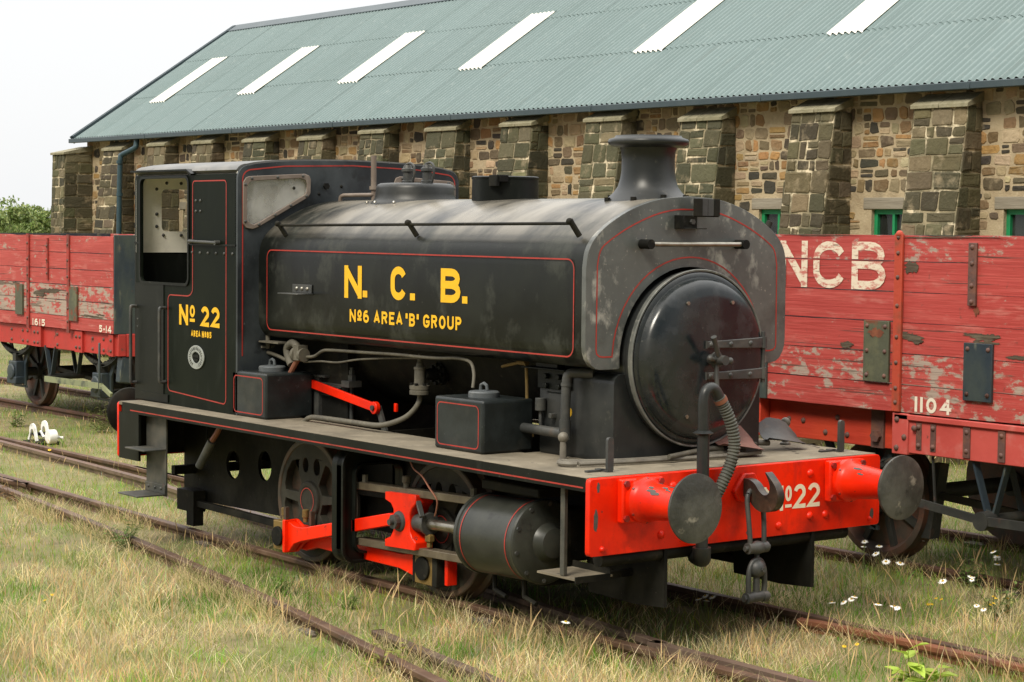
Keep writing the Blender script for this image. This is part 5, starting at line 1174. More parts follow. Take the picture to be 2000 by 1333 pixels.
for x in (-.28, .02): m.box(x - .03, x + .03, 2.345, 2.356, .885, 1.095)
m.split('strap', WIRONM, lb2)
m = MB()
for x, z in ((-2.1, 1.0), (-1.95, 1.0), (-1.6, 1.05), (-1.5, .93), (-1.72, .93)): m.dome((x, 2.47, z), (0, -1, 0), .022, .016)
m.box(-1.25, -1.13, 2.45, 2.475, .865, 1.145); m.hexb((-1.19, 2.45, .95), (0, -1, 0), .045, .03)
m.split('bolt', WIRONM, sb)
m = MB(); m.box(-.945, -.872, 2.322, 2.345, 1.155, 2.405); m.sphere((-.908, 2.333, 2.403), .026); m.build('corner_strap', WSTRAPM, wr, bevel=.003)
m = MB()
for z in (1.22, 1.32, 1.5, 1.68, 1.9, 2.1, 2.27, 2.38): m.dome((-.908, 2.322, z), (0, -1, 0), .016, .012)
m.split('bolt', WIRONM, wr)
m = MB(); m.box(-.285, -.215, 2.328, 2.345, 1.924, 2.35); m.build('rusty_strap', WIRONM, wr, bevel=.003)
m = MB()
for z in (1.95, 2.06, 2.21, 2.32): m.dome((-.25, 2.328, z), (0, -1, 0), .018, .012)
m.split('bolt', WIRONM, wr)
def dplate(w, x0, x1, z0, z1, material, label):
    m = MB(); m.box(x0, x1, 2.325, 2.345, z0, z1); o = m.build('washer_plate', material, w, bevel=.003); o['label'] = label
    m = MB()
    for x in (x0 + .035, x1 - .035):
        for z in (z0 + .045, (z0 + z1) / 2 if z1 - z0 > .42 else z0 + .045, z1 - .04): m.dome((x, 2.325, z), (0, -1, 0), .017, .012)
    m.split('bolt', WIRONM, o)
dplate(wr, -1.225, -.985, 1.352, 1.787, WGREENM, 'greenish plate rusted at the top')
dplate(wr, -.305, -.058, 1.279, 1.672, WBLUEM, 'dark blue plate')
dplate(wr, 1.30, 1.54, 1.352, 1.787, WBLUEM, None) if False else None
def ragged(w, cx, cz, rx, rz, material, name, n=1, y=2.3455):
    for k in range(n):
        x = cx + random.uniform(-.6, .6) * rx * (n > 1); z = cz + random.uniform(-.6, .6) * rz * (n > 1); a = rx * random.uniform(.5, 1) / (1 if n == 1 else 1.6); b = rz * random.uniform(.5, 1) / (1 if n == 1 else 2.2)
        P = [(x + a * random.uniform(.55, 1.25) * math.cos(t), z + b * random.uniform(.45, 1.3) * math.sin(t)) for t in [2 * math.pi * q / 26 for q in range(26)]]
        m = MB(); m.plate([P], 'xz', y, y - .0007 * (k + 1)); m.build(name, material, w, smooth=0)
ragged(wr, -.76, 1.70, .17, .06, ROTM, 'bare_wood_patch', 5); ragged(wr, -.18, 1.70, .24, .045, ROTM, 'bare_wood_patch', 5); ragged(wr, .1, 1.60, .16, .035, ROTM, 'bare_wood_patch', 3)
ragged(wr, -1.36, 1.60, .12, .05, ROTM, 'bare_wood_patch', 3); ragged(wr, -.80, 2.17, .07, .05, ROTM, 'bare_wood_patch'); ragged(wr, -.22, 1.89, .05, .05, STAINM, 'rust_stain')
ragged(wr, -.5, 2.385, .5, .012, ROTM, 'bare_wood_patch', 4); ragged(wr, -1.7, 2.385, .4, .008, ROTM, 'bare_wood_patch', 3)
ragged(wr, -1.10, 1.70, .085, .075, STAINM, 'rust_stain', 1, 2.3245)
m = MB(); m.box(-2.335, -2.215, 2.335, 2.352, 1.15, 2.40); m.box(-2.335, -2.30, 2.352, 2.5, 1.15, 2.40); m.build('corner_plate', WBLUEM, wr, bevel=.003)
def cut_gap(o, z0, z1):
    """the painted letter does not bridge the gap between two boards"""
    bm = bmesh.new(); bm.from_mesh(o.data)
    for z in (z0, z1): bmesh.ops.bisect_plane(bm, geom=bm.verts[:] + bm.edges[:] + bm.faces[:], plane_co=(0, 0, z), plane_no=(0, 0, 1))
    bmesh.ops.delete(bm, geom=[q for q in bm.faces if z0 < q.calc_center_median().z < z1], context='FACES')
    bm.to_mesh(o.data); bm.free()
f = nearf(2.346)
for ch, a, b, t in (('N', -2.10, -1.815, .062), ('C', -1.755, -1.435, .062), ('B', -1.372, -1.045, .062)):
    m = MB(); glyph(m, ch, a, b, 2.003, 2.345, t, f); lo_ = m.build('letter', WLETM, wr, smooth=0); cut_gap(lo_, 2.205, 2.219)
m = MB(); text(m, '1104', -.745, -.415, 1.165, 1.272, .024, f, .28); m.build('wagon_number', WLETM2, wr, smooth=0)
wagon_running_gear(wr, (-1.44, 1.78), YS, .87, X0, X1, -.10)
m = MB(); m.bar((-.10, 2.33, .475), (-1.3, 2.33, .60), .03, .055); m.bar((-.08, 2.31, .48), (1.9, 2.31, .50), .03, .06); m.cyl((-.10, 2.29, .475), (-.10, 2.40, .475), .065, 18); m.bar((-.62, 2.40, .86), (-.58, 2.40, .42), .014, .014); m.build('brake_lever', WGEARM, wr)
# --- left wagon
wl = root('open_wagon', (-15.74, 3.57, 0), 'red planked wagon with dark steel end numbered 1615, far left behind the cab', 'wagon', 'red open wagons')
X0, X1 = -18.24, -13.24
zsL = [1.10, 1.265, 1.46, 1.65, 1.845, 2.05, 2.26]
wagon_body(wl, X0, X1, YS, 1.10, 2.27, zsL, [.1, .95, .85, .5, .3, .45], (-15.655, -14.455), WBLUEM)
m = MB(); m.box(X0 - .02, X1 + .03, 2.40, 2.50, .835, 1.095); sb = m.build('solebar', WRED2M, wl, bevel=.006)
m = MB(); m.box(X0 - .02, X1 + .03, 4.64, 4.74, .835, 1.095); m.build('solebar', WRED2M, wl, bevel=.006)
for x in (X0 - .02, X1 + .001): m = MB(); m.box(x, x + .04, 2.505, 4.635, .83, 1.10); m.build('headstock', WRED2M, wl, bevel=.006)
m = MB()
for x in (-15.65, -14.46): m.box(x - .035, x + .035, 2.33, 2.346, 1.06, 2.27)
m.box(-15.085, -15.045, 2.33, 2.346, 1.70, 2.22); m.split('strap', WSTRAP2M, wl)
m = MB()
for x in (-15.65, -14.46):
    for z in (1.2, 1.36, 1.55, 1.75, 1.95, 2.15): m.dome((x, 2.33, z), (0, -1, 0), .02, .014)
for z in (1.78, 1.95, 2.12): m.dome((-15.065, 2.33, z), (0, -1, 0), .018, .014)
m.split('bolt', WIRONM, wl)
m = MB(); m.box(-16.02, -15.80, 2.322, 2.345, 1.23, 1.62); m.box(-14.41, -14.19, 2.322, 2.345, 1.215, 1.632); m.split('washer_plate', WGREENM, wl)
m = MB(); m.box(-15.60, -15.32, 2.36, 2.40, .84, 1.10); m.box(-14.35, -14.14, 2.37, 2.40, .83, 1.09); m.box(-13.42, -13.30, 2.37, 2.40, .83, 1.09); m.split('bracket', WRED2M, sb)
m = MB()
for x in (-16.3, -15.95, -15.8, -15.5, -15.4, -14.9, -14.3, -14.2, -13.9, -13.6, -13.35):
    for z in (.89, 1.02): m.dome((x, 2.36 if -15.6 < x < -15.3 else 2.37 if -14.35 < x < -14.1 or x > -13.4 else 2.40, z), (0, -1, 0), .022, .018)
m.split('bolt', WIRONM, sb)
ragged(wl, -15.05, 1.54, .45, .075, ROTM, 'bare_wood_patch', 5); ragged(wl, -13.75, 1.30, .35, .03, ROTM, 'bare_wood_patch', 4); ragged(wl, -16.1, 1.63, .2, .04, ROTM, 'bare_wood_patch', 2)
m = MB(); m.box(X1 + .001, X1 + .02, 2.352, 4.78, 1.10, 2.275)
m.build('steel_end', WBLUEM, wl, bevel=.003)
for tx, a, b in (('1615', -15.53, -15.16), ('5-14', -13.62, -13.29)): m = MB(); text(m, tx, a, b, 1.108, 1.195, .020, f, .3); m.build('wagon_number', WLETM2, wl, smooth=0)
wagon_running_gear(wl, (-16.35, -13.85), YS, .84, X0, X1, -15.1)
m = MB(); m.bar((-15.05, 2.30, .455), (-13.45, 2.30, .47), .03, .07); m.bar((-13.45, 2.30, .47), (-13.2, 2.30, .38), .03, .05); m.build('brake_lever', WLEVM, wl)
m = MB(); m.plate([[(2.42, .52), (2.57, .50), (2.55, .83), (2.45, .83)]], 'yz', X1 - .10, X1 + .02); m.box(-13.52, -13.49, 2.28, 2.31, .35, .99); m.build('hanging_plate', WBLUEM, wl, bevel=.02)

# ================================================================== stone shed
WY = 9.0
shed = root('stone_shed', (-13, 12, GZ), 'long stone shed with buttresses, green windows and a grey corrugated roof with white skylights', 'shed')
def stones(mb, u0, u1, v0, v1, f, hr, wr_, gap, pal, skip=0.0, relief=.016, rj=.010, holes=(), rnd=.2, cols=None):
    """irregular courses of stones; f(u, v, d) -> xyz with d the relief out of the face"""
    R = random; v = v0
    while v < v1 - .03:
        h = min(R.uniform(*hr), v1 - v)
        if v1 - (v + h) < hr[0] * .6: h = v1 - v
        u = u0
        if cols: edges = cols(u0, u1)
        else:
            edges = [u0]
            while edges[-1] < u1 - .02:
                w = R.uniform(*wr_)
                if u1 - (edges[-1] + w) < wr_[0] * .7: w = u1 - edges[-1]
                edges.append(min(u1, edges[-1] + w))
        for a, b in zip(edges[:-1], edges[1:]):
            parts = [(v, v + h)]
            if h > hr[0] * 1.5 and R.random() < .22: c = v + h * R.uniform(.4, .6); parts = [(v, c), (c, v + h)]
            for p, q in parts:
                if R.random() < skip: continue
                if any(a < hb and b > ha and p < hd and q > hc for ha, hb, hc, hd in holes): continue
                g = gap * R.uniform(.6, 1.6) / 2
                A0, A1, B0, B1 = a + g, b - g, p + g, q - g
                if A1 - A0 < .03 or B1 - B0 < .025: continue
                mw_, mh_ = A1 - A0, B1 - B0; cx = min(mw_, mh_) * rnd
                O = [(A0 + cx, B0), (A1 - cx, B0), (A1, B0 + cx), (A1, B1 - cx), (A1 - cx, B1), (A0 + cx, B1), (A0, B1 - cx), (A0, B0 + cx)]
                j = min(rj, mh_ * .12); O = [(x + R.uniform(-j, j), y + R.uniform(-j, j)) for x, y in O]
                mx_, my_ = (A0 + A1) / 2, (B0 + B1) / 2; ins = 1 - min(.3, .018 / min(mw_, mh_) * 2); d = relief * R.uniform(.5, 1.5)
                V = [f(x, y, -.012) for x, y in O] + [f(mx_ + (x - mx_) * (1 - (1 - ins) * .4), my_ + (y - my_) * (1 - (1 - ins) * .4), d * .75) for x, y in O] + [f(mx_ + (x - mx_) * ins * .94, my_ + (y - my_) * ins * .94, d + R.uniform(-.004, .004)) for x, y in O]
                F = [(i, (i + 1) % 8, 8 + (i + 1) % 8, 8 + i) for i in range(8)] + [(8 + i, 8 + (i + 1) % 8, 16 + (i + 1) % 8, 16 + i) for i in range(8)] + [tuple(range(16, 24))]
                c = R.choices(pal[0], pal[1])[0]; k = R.uniform(.75, 1.3); mb.col = tuple(min(1, x * k * R.uniform(.93, 1.07)) for x in c)
                mb.add(V, F)
        v += h
PAL_WALL = ([(.045, .038, .028), (.085, .066, .040), (.19, .125, .062), (.31, .18, .070), (.30, .225, .13), (.15, .11, .065), (.38, .30, .185)], [17, 12, 17, 15, 20, 13, 14])
PAL_BUT = ([(.056, .052, .026), (.070, .064, .033), (.042, .039, .021), (.12, .10, .055), (.088, .08, .045)], [30, 26, 20, 9, 12])
BX = [-5.79, -7.71, -9.66, -11.54, -13.41, -15.25, -17.09, -18.90, -20.66, -22.5, -24.17, -25.94, -3.9, -2.0, -.1, 1.8]
BW_ = [.77, .70, .76, .74, .70, .76, .68, .72, .73, .70, .66, .80, .75, .72, .74, .7]
WIN = [(b - w_ - .80 if False else None) for b, w_ in zip(BX, BW_)]
wins = []
for i, (b, w_) in enumerate(sorted(zip(BX, BW_))):
    wins.append((b - w_ - .82, b - w_ + .06))
wins = [w for w in wins if w[0] > -27.2]
wins[0] = (-27.46, -26.6) if wins[0][0] < -27.2 else wins[0]
WZ0, WZ1 = 1.25, 2.66
SHL, SHR = -27.95, 3.5
m = MB(); m.plate([[(SHL, GZ - .1), (SHR, GZ - .1), (SHR, 4.02), (SHL, 4.02)]] + [[(a, WZ0), (b, WZ0), (b, WZ1), (a, WZ1)] for a, b in wins], 'xz', WY, WY + .45)
m.box(SHL, SHL + .4, WY + .451, 15.2, GZ - .1, 4.0); m.box(SHR - .4, SHR, WY + .451, 15.2, GZ - .1, 4.0); m.box(SHL, SHR, 15.21, 15.6, GZ - .1, 4.0)
for x in (SHL + .05, SHR - .35): m.plate([[(9.4, 4.0), (15.3, 4.0), (12.34, 6.15)]], 'yz', x, x + .3)
m.cur = 1
holes = [(a - .06, b + .06, WZ0 - .1, WZ1 + .14) for a, b in wins]
fw = lambda u, v, d: (u, WY - d, v)
stones(m, SHL + .02, SHR, 1.75, 3.98, fw, (.07, .18), (.09, .32), .015, PAL_WALL, .04, .009, .016, holes)
stones(m, SHL + .02, SHR, GZ, 1.75, fw, (.12, .22), (.2, .45), .028, PAL_WALL, .05, .009, .014, holes)
wall = m.build('wall', [MORTARM, STONEM], shed, col=True, smooth=0)
def buttress(xr, w, zt=3.80, y_top=8.74, bat=.135, cap=True, name='buttress'):
    fy = lambda z: y_top - max(0, zt - z) * bat
    xl = xr - w; m = MB(); zb = GZ - .05; tint = random.uniform(.8, 1.35); warm = random.uniform(.9, 1.2)
    PB = ([(a * tint * warm, b_ * tint, c * tint) for a, b_, c in PAL_BUT[0]], PAL_BUT[1])
    m.plate([[(WY + .0, zb), (fy(zb) + .003, zb), (fy(zt) + .003, zt), (WY + .0, zt + .12)]], 'yz', xl + .003, xr - .003)
    m.cur = 1
    def cols(a, b):
        L = b - a; r = random.random()
        if r < .42: return [a, a + L * random.uniform(.35, .65), b]
        if r < .75: return [a, a + L * random.uniform(.2, .4), a + L * random.uniform(.55, .75), b]
        return [a, a + L * random.uniform(.22, .3), a + L * random.uniform(.42, .58), a + L * random.uniform(.68, .8), b]
    stones(m, xl, xr, zb, zt, lambda u, v, d: (u, fy(v) - d, v), (.12, .27), (.2, .4), .012, PB, .0, .009, .013, rnd=.07, cols=cols)
    side = lambda x, sg: (lambda u, v, d: (x + sg * d, fy(v) + (WY - fy(v)) * u, v))
    c2 = lambda a, b: [a, random.uniform(.35, .65), b] if random.random() < .65 else [a, b]
    stones(m, 0, 1, zb, zt, side(xr, 1), (.16, .28), (.2, .4), .012, PB, 0, .009, .013, rnd=.05, cols=c2)
    stones(m, 0, 1, zb, zt, side(xl, -1), (.16, .28), (.2, .4), .012, PB, 0, .009, .013, rnd=.05, cols=c2)
    b = m.build(name, [MORTARB, STONEM], shed, col=True, smooth=0)
    m = MB(); xm = xl + w * random.uniform(.4, .6)
    for a, c in ((xl - .025, xm - .004), (xm + .004, xr + .025)):
        m.plate([[(WY - .002, zt + .165), (fy(zt) - .04, zt + .03), (fy(zt) - .04, zt - .015), (WY - .002, zt + .06)]], 'yz', a, c)
    m.build('coping', COPEM, b, bevel=.006)
for x, w in zip(BX, BW_): buttress(x, w, zt=3.80 + random.uniform(-.04, .03), y_top=8.73 + random.uniform(-.03, .05))
buttress(-27.70, .56, 3.72, 8.42, .03)
for i, (a, b) in enumerate(wins):
    m = MB(); y0, y1 = WY + .05, WY + .12
    n = 3
    m.box(a, b, y0, y1, WZ1 - .055, WZ1); m.box(a, b, y0, y1, WZ0, WZ0 + .06)
    for k in range(n + 1):
        x = a + (b - a - .05) * k / n; m.box(x, x + .05 if k in (0, n) else x + .035, y0, y1, WZ0 + .06, WZ1 - .055)
    m.box(a + .05, b - .05, y0 + .01, y1 - .01, 1.98, 2.01)
    wf = m.build('window', GREENM, shed, smooth=0)
    m = MB(); m.box(a + .02, b - .02, y1 - .03, y1 - .022, WZ0 + .03, WZ1 - .03); m.build('pane', SHEDGLASS, wf, smooth=0)
    m = MB(); m.box(a - .12, b + .10, WY - .012, WY + .2, WZ1 + .002, WZ1 + .135); m.build('lintel', LINTELM, shed, bevel=.006)
    m = MB(); m.box(a - .05, b + .05, WY - .06, WY + .045, WZ0 - .09, WZ0 - .003); m.build('window_sill', COPEM, shed, bevel=.006)
# roof: corrugated sheets in three lapped rows, skylights of the same profile
E0 = Vector((0, 8.76, 4.035)); RD = Vector((0, 12.34, 6.41)); DV = RD - E0; NV = Vector((0, -DV.z, DV.y)).normalized()
PITCH = .105
def corr(mb, x0, x1, t0, t1, lift, step=8, back=False):
    n = int(round((x1 - x0) / PITCH * step)); V = []; F = []
    for i in range(n + 1):
        x = x0 + (x1 - x0) * i / n; h = .018 * math.cos(2 * math.pi * x / PITCH) + lift
        for t in (t0, t1):
            p = E0 + DV * t + NV * h
            if back: p.y = 2 * RD.y - p.y
            V.append((x, p.y, p.z))
    for i in range(n): F.append((2 * i, 2 * i + 2, 2 * i + 3, 2 * i + 1))
    mb.add(V, F)
m = MB(); RX0, RX1 = -28.03, 3.9
for a, b, l in ((0, .345, 0), (.335, .675, .007), (.665, 1.0, .014)):
    x = RX0
    while x < RX1 - .01:
        x2 = min(x + PITCH * 9, RX1); k = random.uniform(.97, 1.02); m.col = (.118 * k, .172 * k, .170 * k); corr(m, x, x2, a, b, l + random.uniform(0, .003)); x = x2
m.col = (.118, .172, .170); corr(m, RX0, RX1, 0, 1, 0, 4, True)
roof = m.build('roof', ROOFSM, shed, col=True, smooth=60)
SK = [(-26.42, .278, .665), (-23.08, .282, .665), (-19.80, .30, .685), (-16.47, .318, .718), (-12.39, .325, .69), (-8.72, .325, .69), (-5.0, .325, .69), (-1.3, .325, .69)]
for x, a, b in SK:
    m = MB(); x0 = round((x - .31) / PITCH) * PITCH; corr(m, x0, x0 + PITCH * 6, a, b, .022); m.build('skylight', SKYLM, roof, smooth=60)
m = MB(); m.plate([[(12.13, 6.325), (12.34, 6.46), (12.55, 6.325), (12.55, 6.31), (12.34, 6.44), (12.13, 6.31)]], 'yz', RX0 - .02, RX1 + .02); m.build('ridge_cap', GUTM, roof)
m = MB()
p, q = E0 + NV * .03, RD + NV * .03
m.bar((RX0 - .03, p.y, p.z), (RX0 - .03, q.y, q.z), .10, .05); m.bar((RX0 - .05, p.y, p.z - .06), (RX0 - .05, q.y, q.z - .06), .03, .16); m.build('verge_board', GUTM, roof)
m = MB(); x = RX0 - .1
while x < RX1:
    x2 = min(x + 3.2, RX1); m.box(x + .002, x2 - .002, 8.69, 8.79, 3.945, 4.025); m.box(x2 - .02, x2 + .02, 8.682, 8.80, 3.94, 4.03); x = x2
m.build('gutter', GUTM, shed, bevel=.008)
m = MB(); m.tube(cr_spline([(-25.40, 8.78, 3.96), (-25.40, 8.77, 3.85), (-25.41, 8.75, 3.79), (-25.55, 8.68, 3.72), (-25.68, 8.62, 3.66), (-25.70, 8.60, 3.58), (-25.70, 8.58, 3.0), (-25.70, 8.56, 1.5), (-25.70, 8.55, GZ)], 4), .05, 12)
for z in (3.5, 2.9, 1.8): m.tube([(-25.7, 8.585, z), (-25.7, 8.585, z + .06)], .062, 12)
m.build('downpipe', PIPEM, shed)

# ================================================================== trees and bushes beyond the shed's far end
def leafy(name, label, cat, x, y, h, w, seed, mats, nleaf=5200, group=None, trunk=True):
    r = np.random.default_rng(seed); rt = root(name, (x, y, GZ), label, cat, group)
    m = MB(); m.tube([(x, y, GZ), (x + .1, y, GZ + h * .25), (x - .05, y, GZ + h * .6)], [.16 * h / 3, .12 * h / 3, .05 * h / 3], 9)
    for k in range(5):
        a = r.uniform(0, 6.28); b = (x + math.cos(a) * w * .3, y + math.sin(a) * w * .3, GZ + h * r.uniform(.45, .8)); m.tube([(x, y, GZ + h * r.uniform(.1, .35)), b], [.06, .02], 6)
    m.build('trunk', TRUNKM, rt)
    cl = []
    for k in range(15):
        a = r.uniform(0, 6.28); q = math.sqrt(r.uniform(0, 1)); z = r.uniform(.15, .92); ww = w * .5 * (1 - .5 * max(0, z - .5))
        cl.append((x + math.cos(a) * q * ww, y + math.sin(a) * q * ww, GZ + h * z, w * r.uniform(.13, .24)))
    V = []; F = []; C = []
    for i in range(nleaf):
        c = cl[r.integers(len(cl))]; d = r.normal(size=3); d /= np.linalg.norm(d); p = np.array(c[:3]) + d * c[3] * r.uniform(.55, 1.12)
        s = r.uniform(.035, .075) * (h / 3) ** .5; u = r.normal(size=3); u /= np.linalg.norm(u); v = np.cross(u, r.normal(size=3)); v /= np.linalg.norm(v)
        o = len(V); V += [p - u * s, p + v * s * .55, p + u * s, p - v * s * .55]; F.append([o, o + 1, o + 2, o + 3]); k = r.uniform(.6, 1.5); C.append((.17 * k, .24 * k, .07 * k) if r.random() > .3 else (.25 * k, .29 * k, .10 * k))
    m = MB(); m.v = [tuple(p) for p in V]; m.f = F; m.m = [0] * len(F); m.c = C
    m.build('crown', LEAFM, rt, col=True, smooth=0)
for i, (x, y, h, w, lb) in enumerate([(-46.0, 14.75, 2.95, 1.5, 'dense green bush with a high rounded top at the left edge, beyond the red wagon'), (-47.0, 16.0, 2.9, 1.3, 'olive green bush second from the left edge, beyond the red wagon'), (-45.6, 15.55, 2.55, 1.1, 'low green bush in front of the others in the row beyond the red wagon'), (-46.5, 16.75, 2.85, 1.3, 'bright green bush just left of the shed corner'), (-48.5, 18.6, 2.9, 1.6, 'green bush half hidden behind the shed corner'), (-53, 17.6, 3.15, 2.0, 'taller green tree rising behind the leftmost bushes'), (-55, 19.9, 3.05, 2.0, 'pale green tree rising behind the middle of the bush row'), (-45, 12.9, 2.9, 1.7, 'dark green bush just outside the left edge beyond the wagon')]):
    leafy('tree' if i in (5, 6) else 'bush', lb, 'tree' if i in (5, 6) else 'bush', x, y, h, w, 50 + i, None, 5200, 'bushes beyond the shed')

# ================================================================== grass
def in_track(x, y):
    d = np.full(x.shape, 9.0)
    for P in RAIL_LINES:
        px = np.array([p[0] for p in P]); py = np.array([p[1] for p in P])
        dy = np.abs(np.interp(x, px, py) - y); dy[(x < px[0]) | (x > px[-1])] = 9
        d = np.minimum(d, dy)
    return d
def vnoise(x, y, s, seed):
    r = np.random.default_rng(seed); T = r.random((128, 128)); u = x / s + 400; v = y / s + 400
    i = np.floor(u).astype(int); j = np.floor(v).astype(int); a = u - i; b = v - j; a = a * a * (3 - 2 * a); b = b * b * (3 - 2 * b)
    g = lambda p, q: T[p % 128, q % 128]
    return (g(i, j) * (1 - a) + g(i + 1, j) * a) * (1 - b) + (g(i, j + 1) * (1 - a) + g(i + 1, j + 1) * a) * b
def field(n, box, r, fall=1.7, near=11.0):
    x0, x1, y0, y1 = box; X = []; Y = []; got = 0
    while got < n:
        x = r.uniform(x0, x1, n); y = r.uniform(y0, y1, n); d = np.hypot(x - CAM_P[0], y - CAM_P[1])
        dx, dy = x - CAM_P[0], y - CAM_P[1]; fwd = dx * CAM_F[0] + dy * CAM_F[1]; lat = dx * CAM_R[0] + dy * CAM_R[1]
        k = (r.random(n) < np.minimum(1, (near / d) ** fall)) & (fwd > 5.5) & (np.abs(lat) < fwd * .36 + 1.2)
        X.append(x[k]); Y.append(y[k]); got += int(k.sum())
    return np.concatenate(X)[:n], np.concatenate(Y)[:n]
def blades(name, x, y, h, w, lean, colr, material, r, seg=3, label=None, head=None, curl=1.0):
    n = len(x); a = r.uniform(0, 2 * np.pi, n); b = r.uniform(0, 2 * np.pi, n)
    t = np.linspace(0, 1, seg + 1); V = np.zeros((n, 2 * seg + 1, 3), np.float32)
    for i in range(seg + 1):
        off = lean * h * t[i] ** (1 + curl * .7); px = x + np.cos(a) * off; py = y + np.sin(a) * off; pz = GZ - .01 + h * t[i] * (1 - .25 * lean * t[i])
        if i == seg: V[:, 2 * seg, 0] = px; V[:, 2 * seg, 1] = py; V[:, 2 * seg, 2] = pz
        else:
            ww = w * (1 - .55 * t[i]) * (1 if head is None else head[i]) / 2
            for s, q in ((-1, 0), (1, 1)):
                V[:, 2 * i + q, 0] = px + s * np.cos(b) * ww; V[:, 2 * i + q, 1] = py + s * np.sin(b) * ww; V[:, 2 * i + q, 2] = pz
    nv = 2 * seg + 1; base = (np.arange(n) * nv)[:, None]
    quads = np.concatenate([base + np.array([2 * i, 2 * i + 1, 2 * i + 3, 2 * i + 2]) for i in range(seg - 1)], 1).reshape(n, seg - 1, 4)
    tri = base + np.array([2 * seg - 2, 2 * seg - 1, 2 * seg])
    loops = np.concatenate([quads.reshape(n, -1), tri], 1).ravel()
    sizes = np.tile(np.array([4] * (seg - 1) + [3]), n); starts = np.concatenate([[0], np.cumsum(sizes)[:-1]])
    me = bpy.data.meshes.new(name); me.vertices.add(n * nv); me.vertices.foreach_set('co', V.ravel())
    me.loops.add(len(loops)); me.loops.foreach_set('vertex_index', loops.astype(np.int32)); me.polygons.add(len(sizes)); me.polygons.foreach_set('loop_start', starts.astype(np.int32))
    try: me.polygons.foreach_set('loop_total', sizes.astype(np.int32))
    except Exception: pass
    ca = me.color_attributes.new('Col', 'FLOAT_COLOR', 'POINT'); cc = np.ones((n, nv, 4), np.float32); cc[:, :, :3] = colr[:, None, :]; ca.data.foreach_set('color', cc.ravel())
    me.materials.append(material); me.update(calc_edges=True); me.validate()
    o = bpy.data.objects.new(name, me); COL.objects.link(o); o['kind'] = 'stuff'
    if label: o['label'] = label; o['category'] = 'grass'
    return o
def green_amount(x, y):
    g = vnoise(x, y, 1.1, 1) * .55 + vnoise(x, y, .35, 2) * .45
    g = g + .16 * np.clip((y - 1.4) / 1.2, 0, 1) + .14 * np.clip((-2.0 - x) / 8, -.4, 1)
    return g
r = np.random.default_rng(21)
def under(x, y): return (np.abs(y) < .72) & (x > -5.9) & (x < -.1)
BOX = (-34, 5.5, -7.5, 9.0)
# short turf
x, y = field(270000, BOX, r); d = in_track(x, y); k = (d > .045) & (r.random(len(x)) > under(x, y) * .5); x, y, d = x[k], y[k], d[k]; n = len(x)
g = green_amount(x, y); gr = r.random(n) < np.clip((g - .36) * 6, .16, .97)
h = r.uniform(.045, .13, n) * (.75 + .5 * vnoise(x, y, .5, 5)); h = np.where(d < .10, h * .9, h)
cg = np.stack([.21 * r.uniform(.55, 1.7, n), .33 * r.uniform(.65, 1.35, n), .045 * r.uniform(.6, 1.5, n)], 1); cd = np.stack([.60 * r.uniform(.6, 1.35, n), .51 * r.uniform(.65, 1.25, n), .27 * r.uniform(.6, 1.3, n)], 1)
clov = vnoise(x, y, .75, 41) * .7 + vnoise(x, y, .2, 42) * .3
cg = np.where((clov > .66)[:, None], np.stack([.10 * r.uniform(.6, 1.6, n), .24 * r.uniform(.6, 1.4, n), .012 * r.uniform(.5, 1.5, n)], 1), cg); gr = gr | ((clov > .66) & (r.random(n) < .85))
blades('turf_grass', x, y, h * np.where(x < -5, .8, 1), r.uniform(.0022, .005, n), r.uniform(.1, .9, n), np.where(gr[:, None], cg, cd) * (.55 + .9 * vnoise(x, y, .16, 31))[:, None], GRASSM, r, 3, 'short green and straw coloured turf over the whole railway yard')
# long dry grass
x, y = field(150000, BOX, r, 1.9); d = in_track(x, y); tall = vnoise(x, y, .8, 8) * .6 + vnoise(x, y, .25, 9) * .4
k = (d > .04) & (tall > .42) & ((vnoise(x, y, .75, 41) * .7 + vnoise(x, y, .2, 42) * .3) < .66 + .1 * r.random(len(x))) & (r.random(len(x)) > under(x, y) * .7) & (r.random(len(x)) < np.clip(1.25 - 1.25 * np.clip(green_amount(x, y) - .42, 0, 1) * 4, .12, 1)); x, y, tall = x[k], y[k], tall[k]; n = len(x)
h = r.uniform(.08, .22, n) * (.5 + .85 * tall) * (.5 + .5 * np.clip((x + 8) / 6, 0, 1)); v = r.uniform(.6, 1.35, n)
blades('dry_grass', x, y, h, r.uniform(.0016, .0038, n), r.uniform(.15, 1.3, n), np.stack([.76 * v, .65 * v * r.uniform(.92, 1.06, n), .38 * v * r.uniform(.75, 1.2, n)], 1) * (.6 + .75 * vnoise(x, y, .22, 33))[:, None], GRASSM, r, 4, 'long bleached dry grass standing in the yard and beside the rails')
# tussocks along the rails
X_, Y_, H_ = [], [], []
for P, xa, xb, n in ((RAIL_LINES[0], -7, 5, 5200), (RAIL_LINES[2], -8, 1.5, 5200), (RAIL_LINES[1], -.6, 4.5, 3000), (RAIL_LINES[3], -1.3, 1, 1200), (RAIL_LINES[6], -2.5, 1.5, 1800)):
    px = np.array([p[0] for p in P]); py = np.array([p[1] for p in P]); x = r.uniform(xa, xb, n); sd = np.where(r.random(n) < .75, -1, 1)
    y = np.interp(x, px, py) + sd * r.uniform(.05, .17, n); k = vnoise(x, y, .45, 17 + len(X_)) > .47; X_.append(x[k]); Y_.append(y[k])
x = np.concatenate(X_); y = np.concatenate(Y_); n = len(x); v = r.uniform(.55, 1.3, n); gm = (r.random(n) < .3)[:, None]
blades('rail_side_grass', x, y, r.uniform(.09, .24, n), r.uniform(.002, .0042, n), r.uniform(.2, 1.1, n), np.where(gm, np.stack([.20 * v, .28 * v, .06 * v], 1), np.stack([.66 * v, .54 * v, .30 * v], 1)), GRASSM, r, 4, 'dry tufts growing up against the rails')
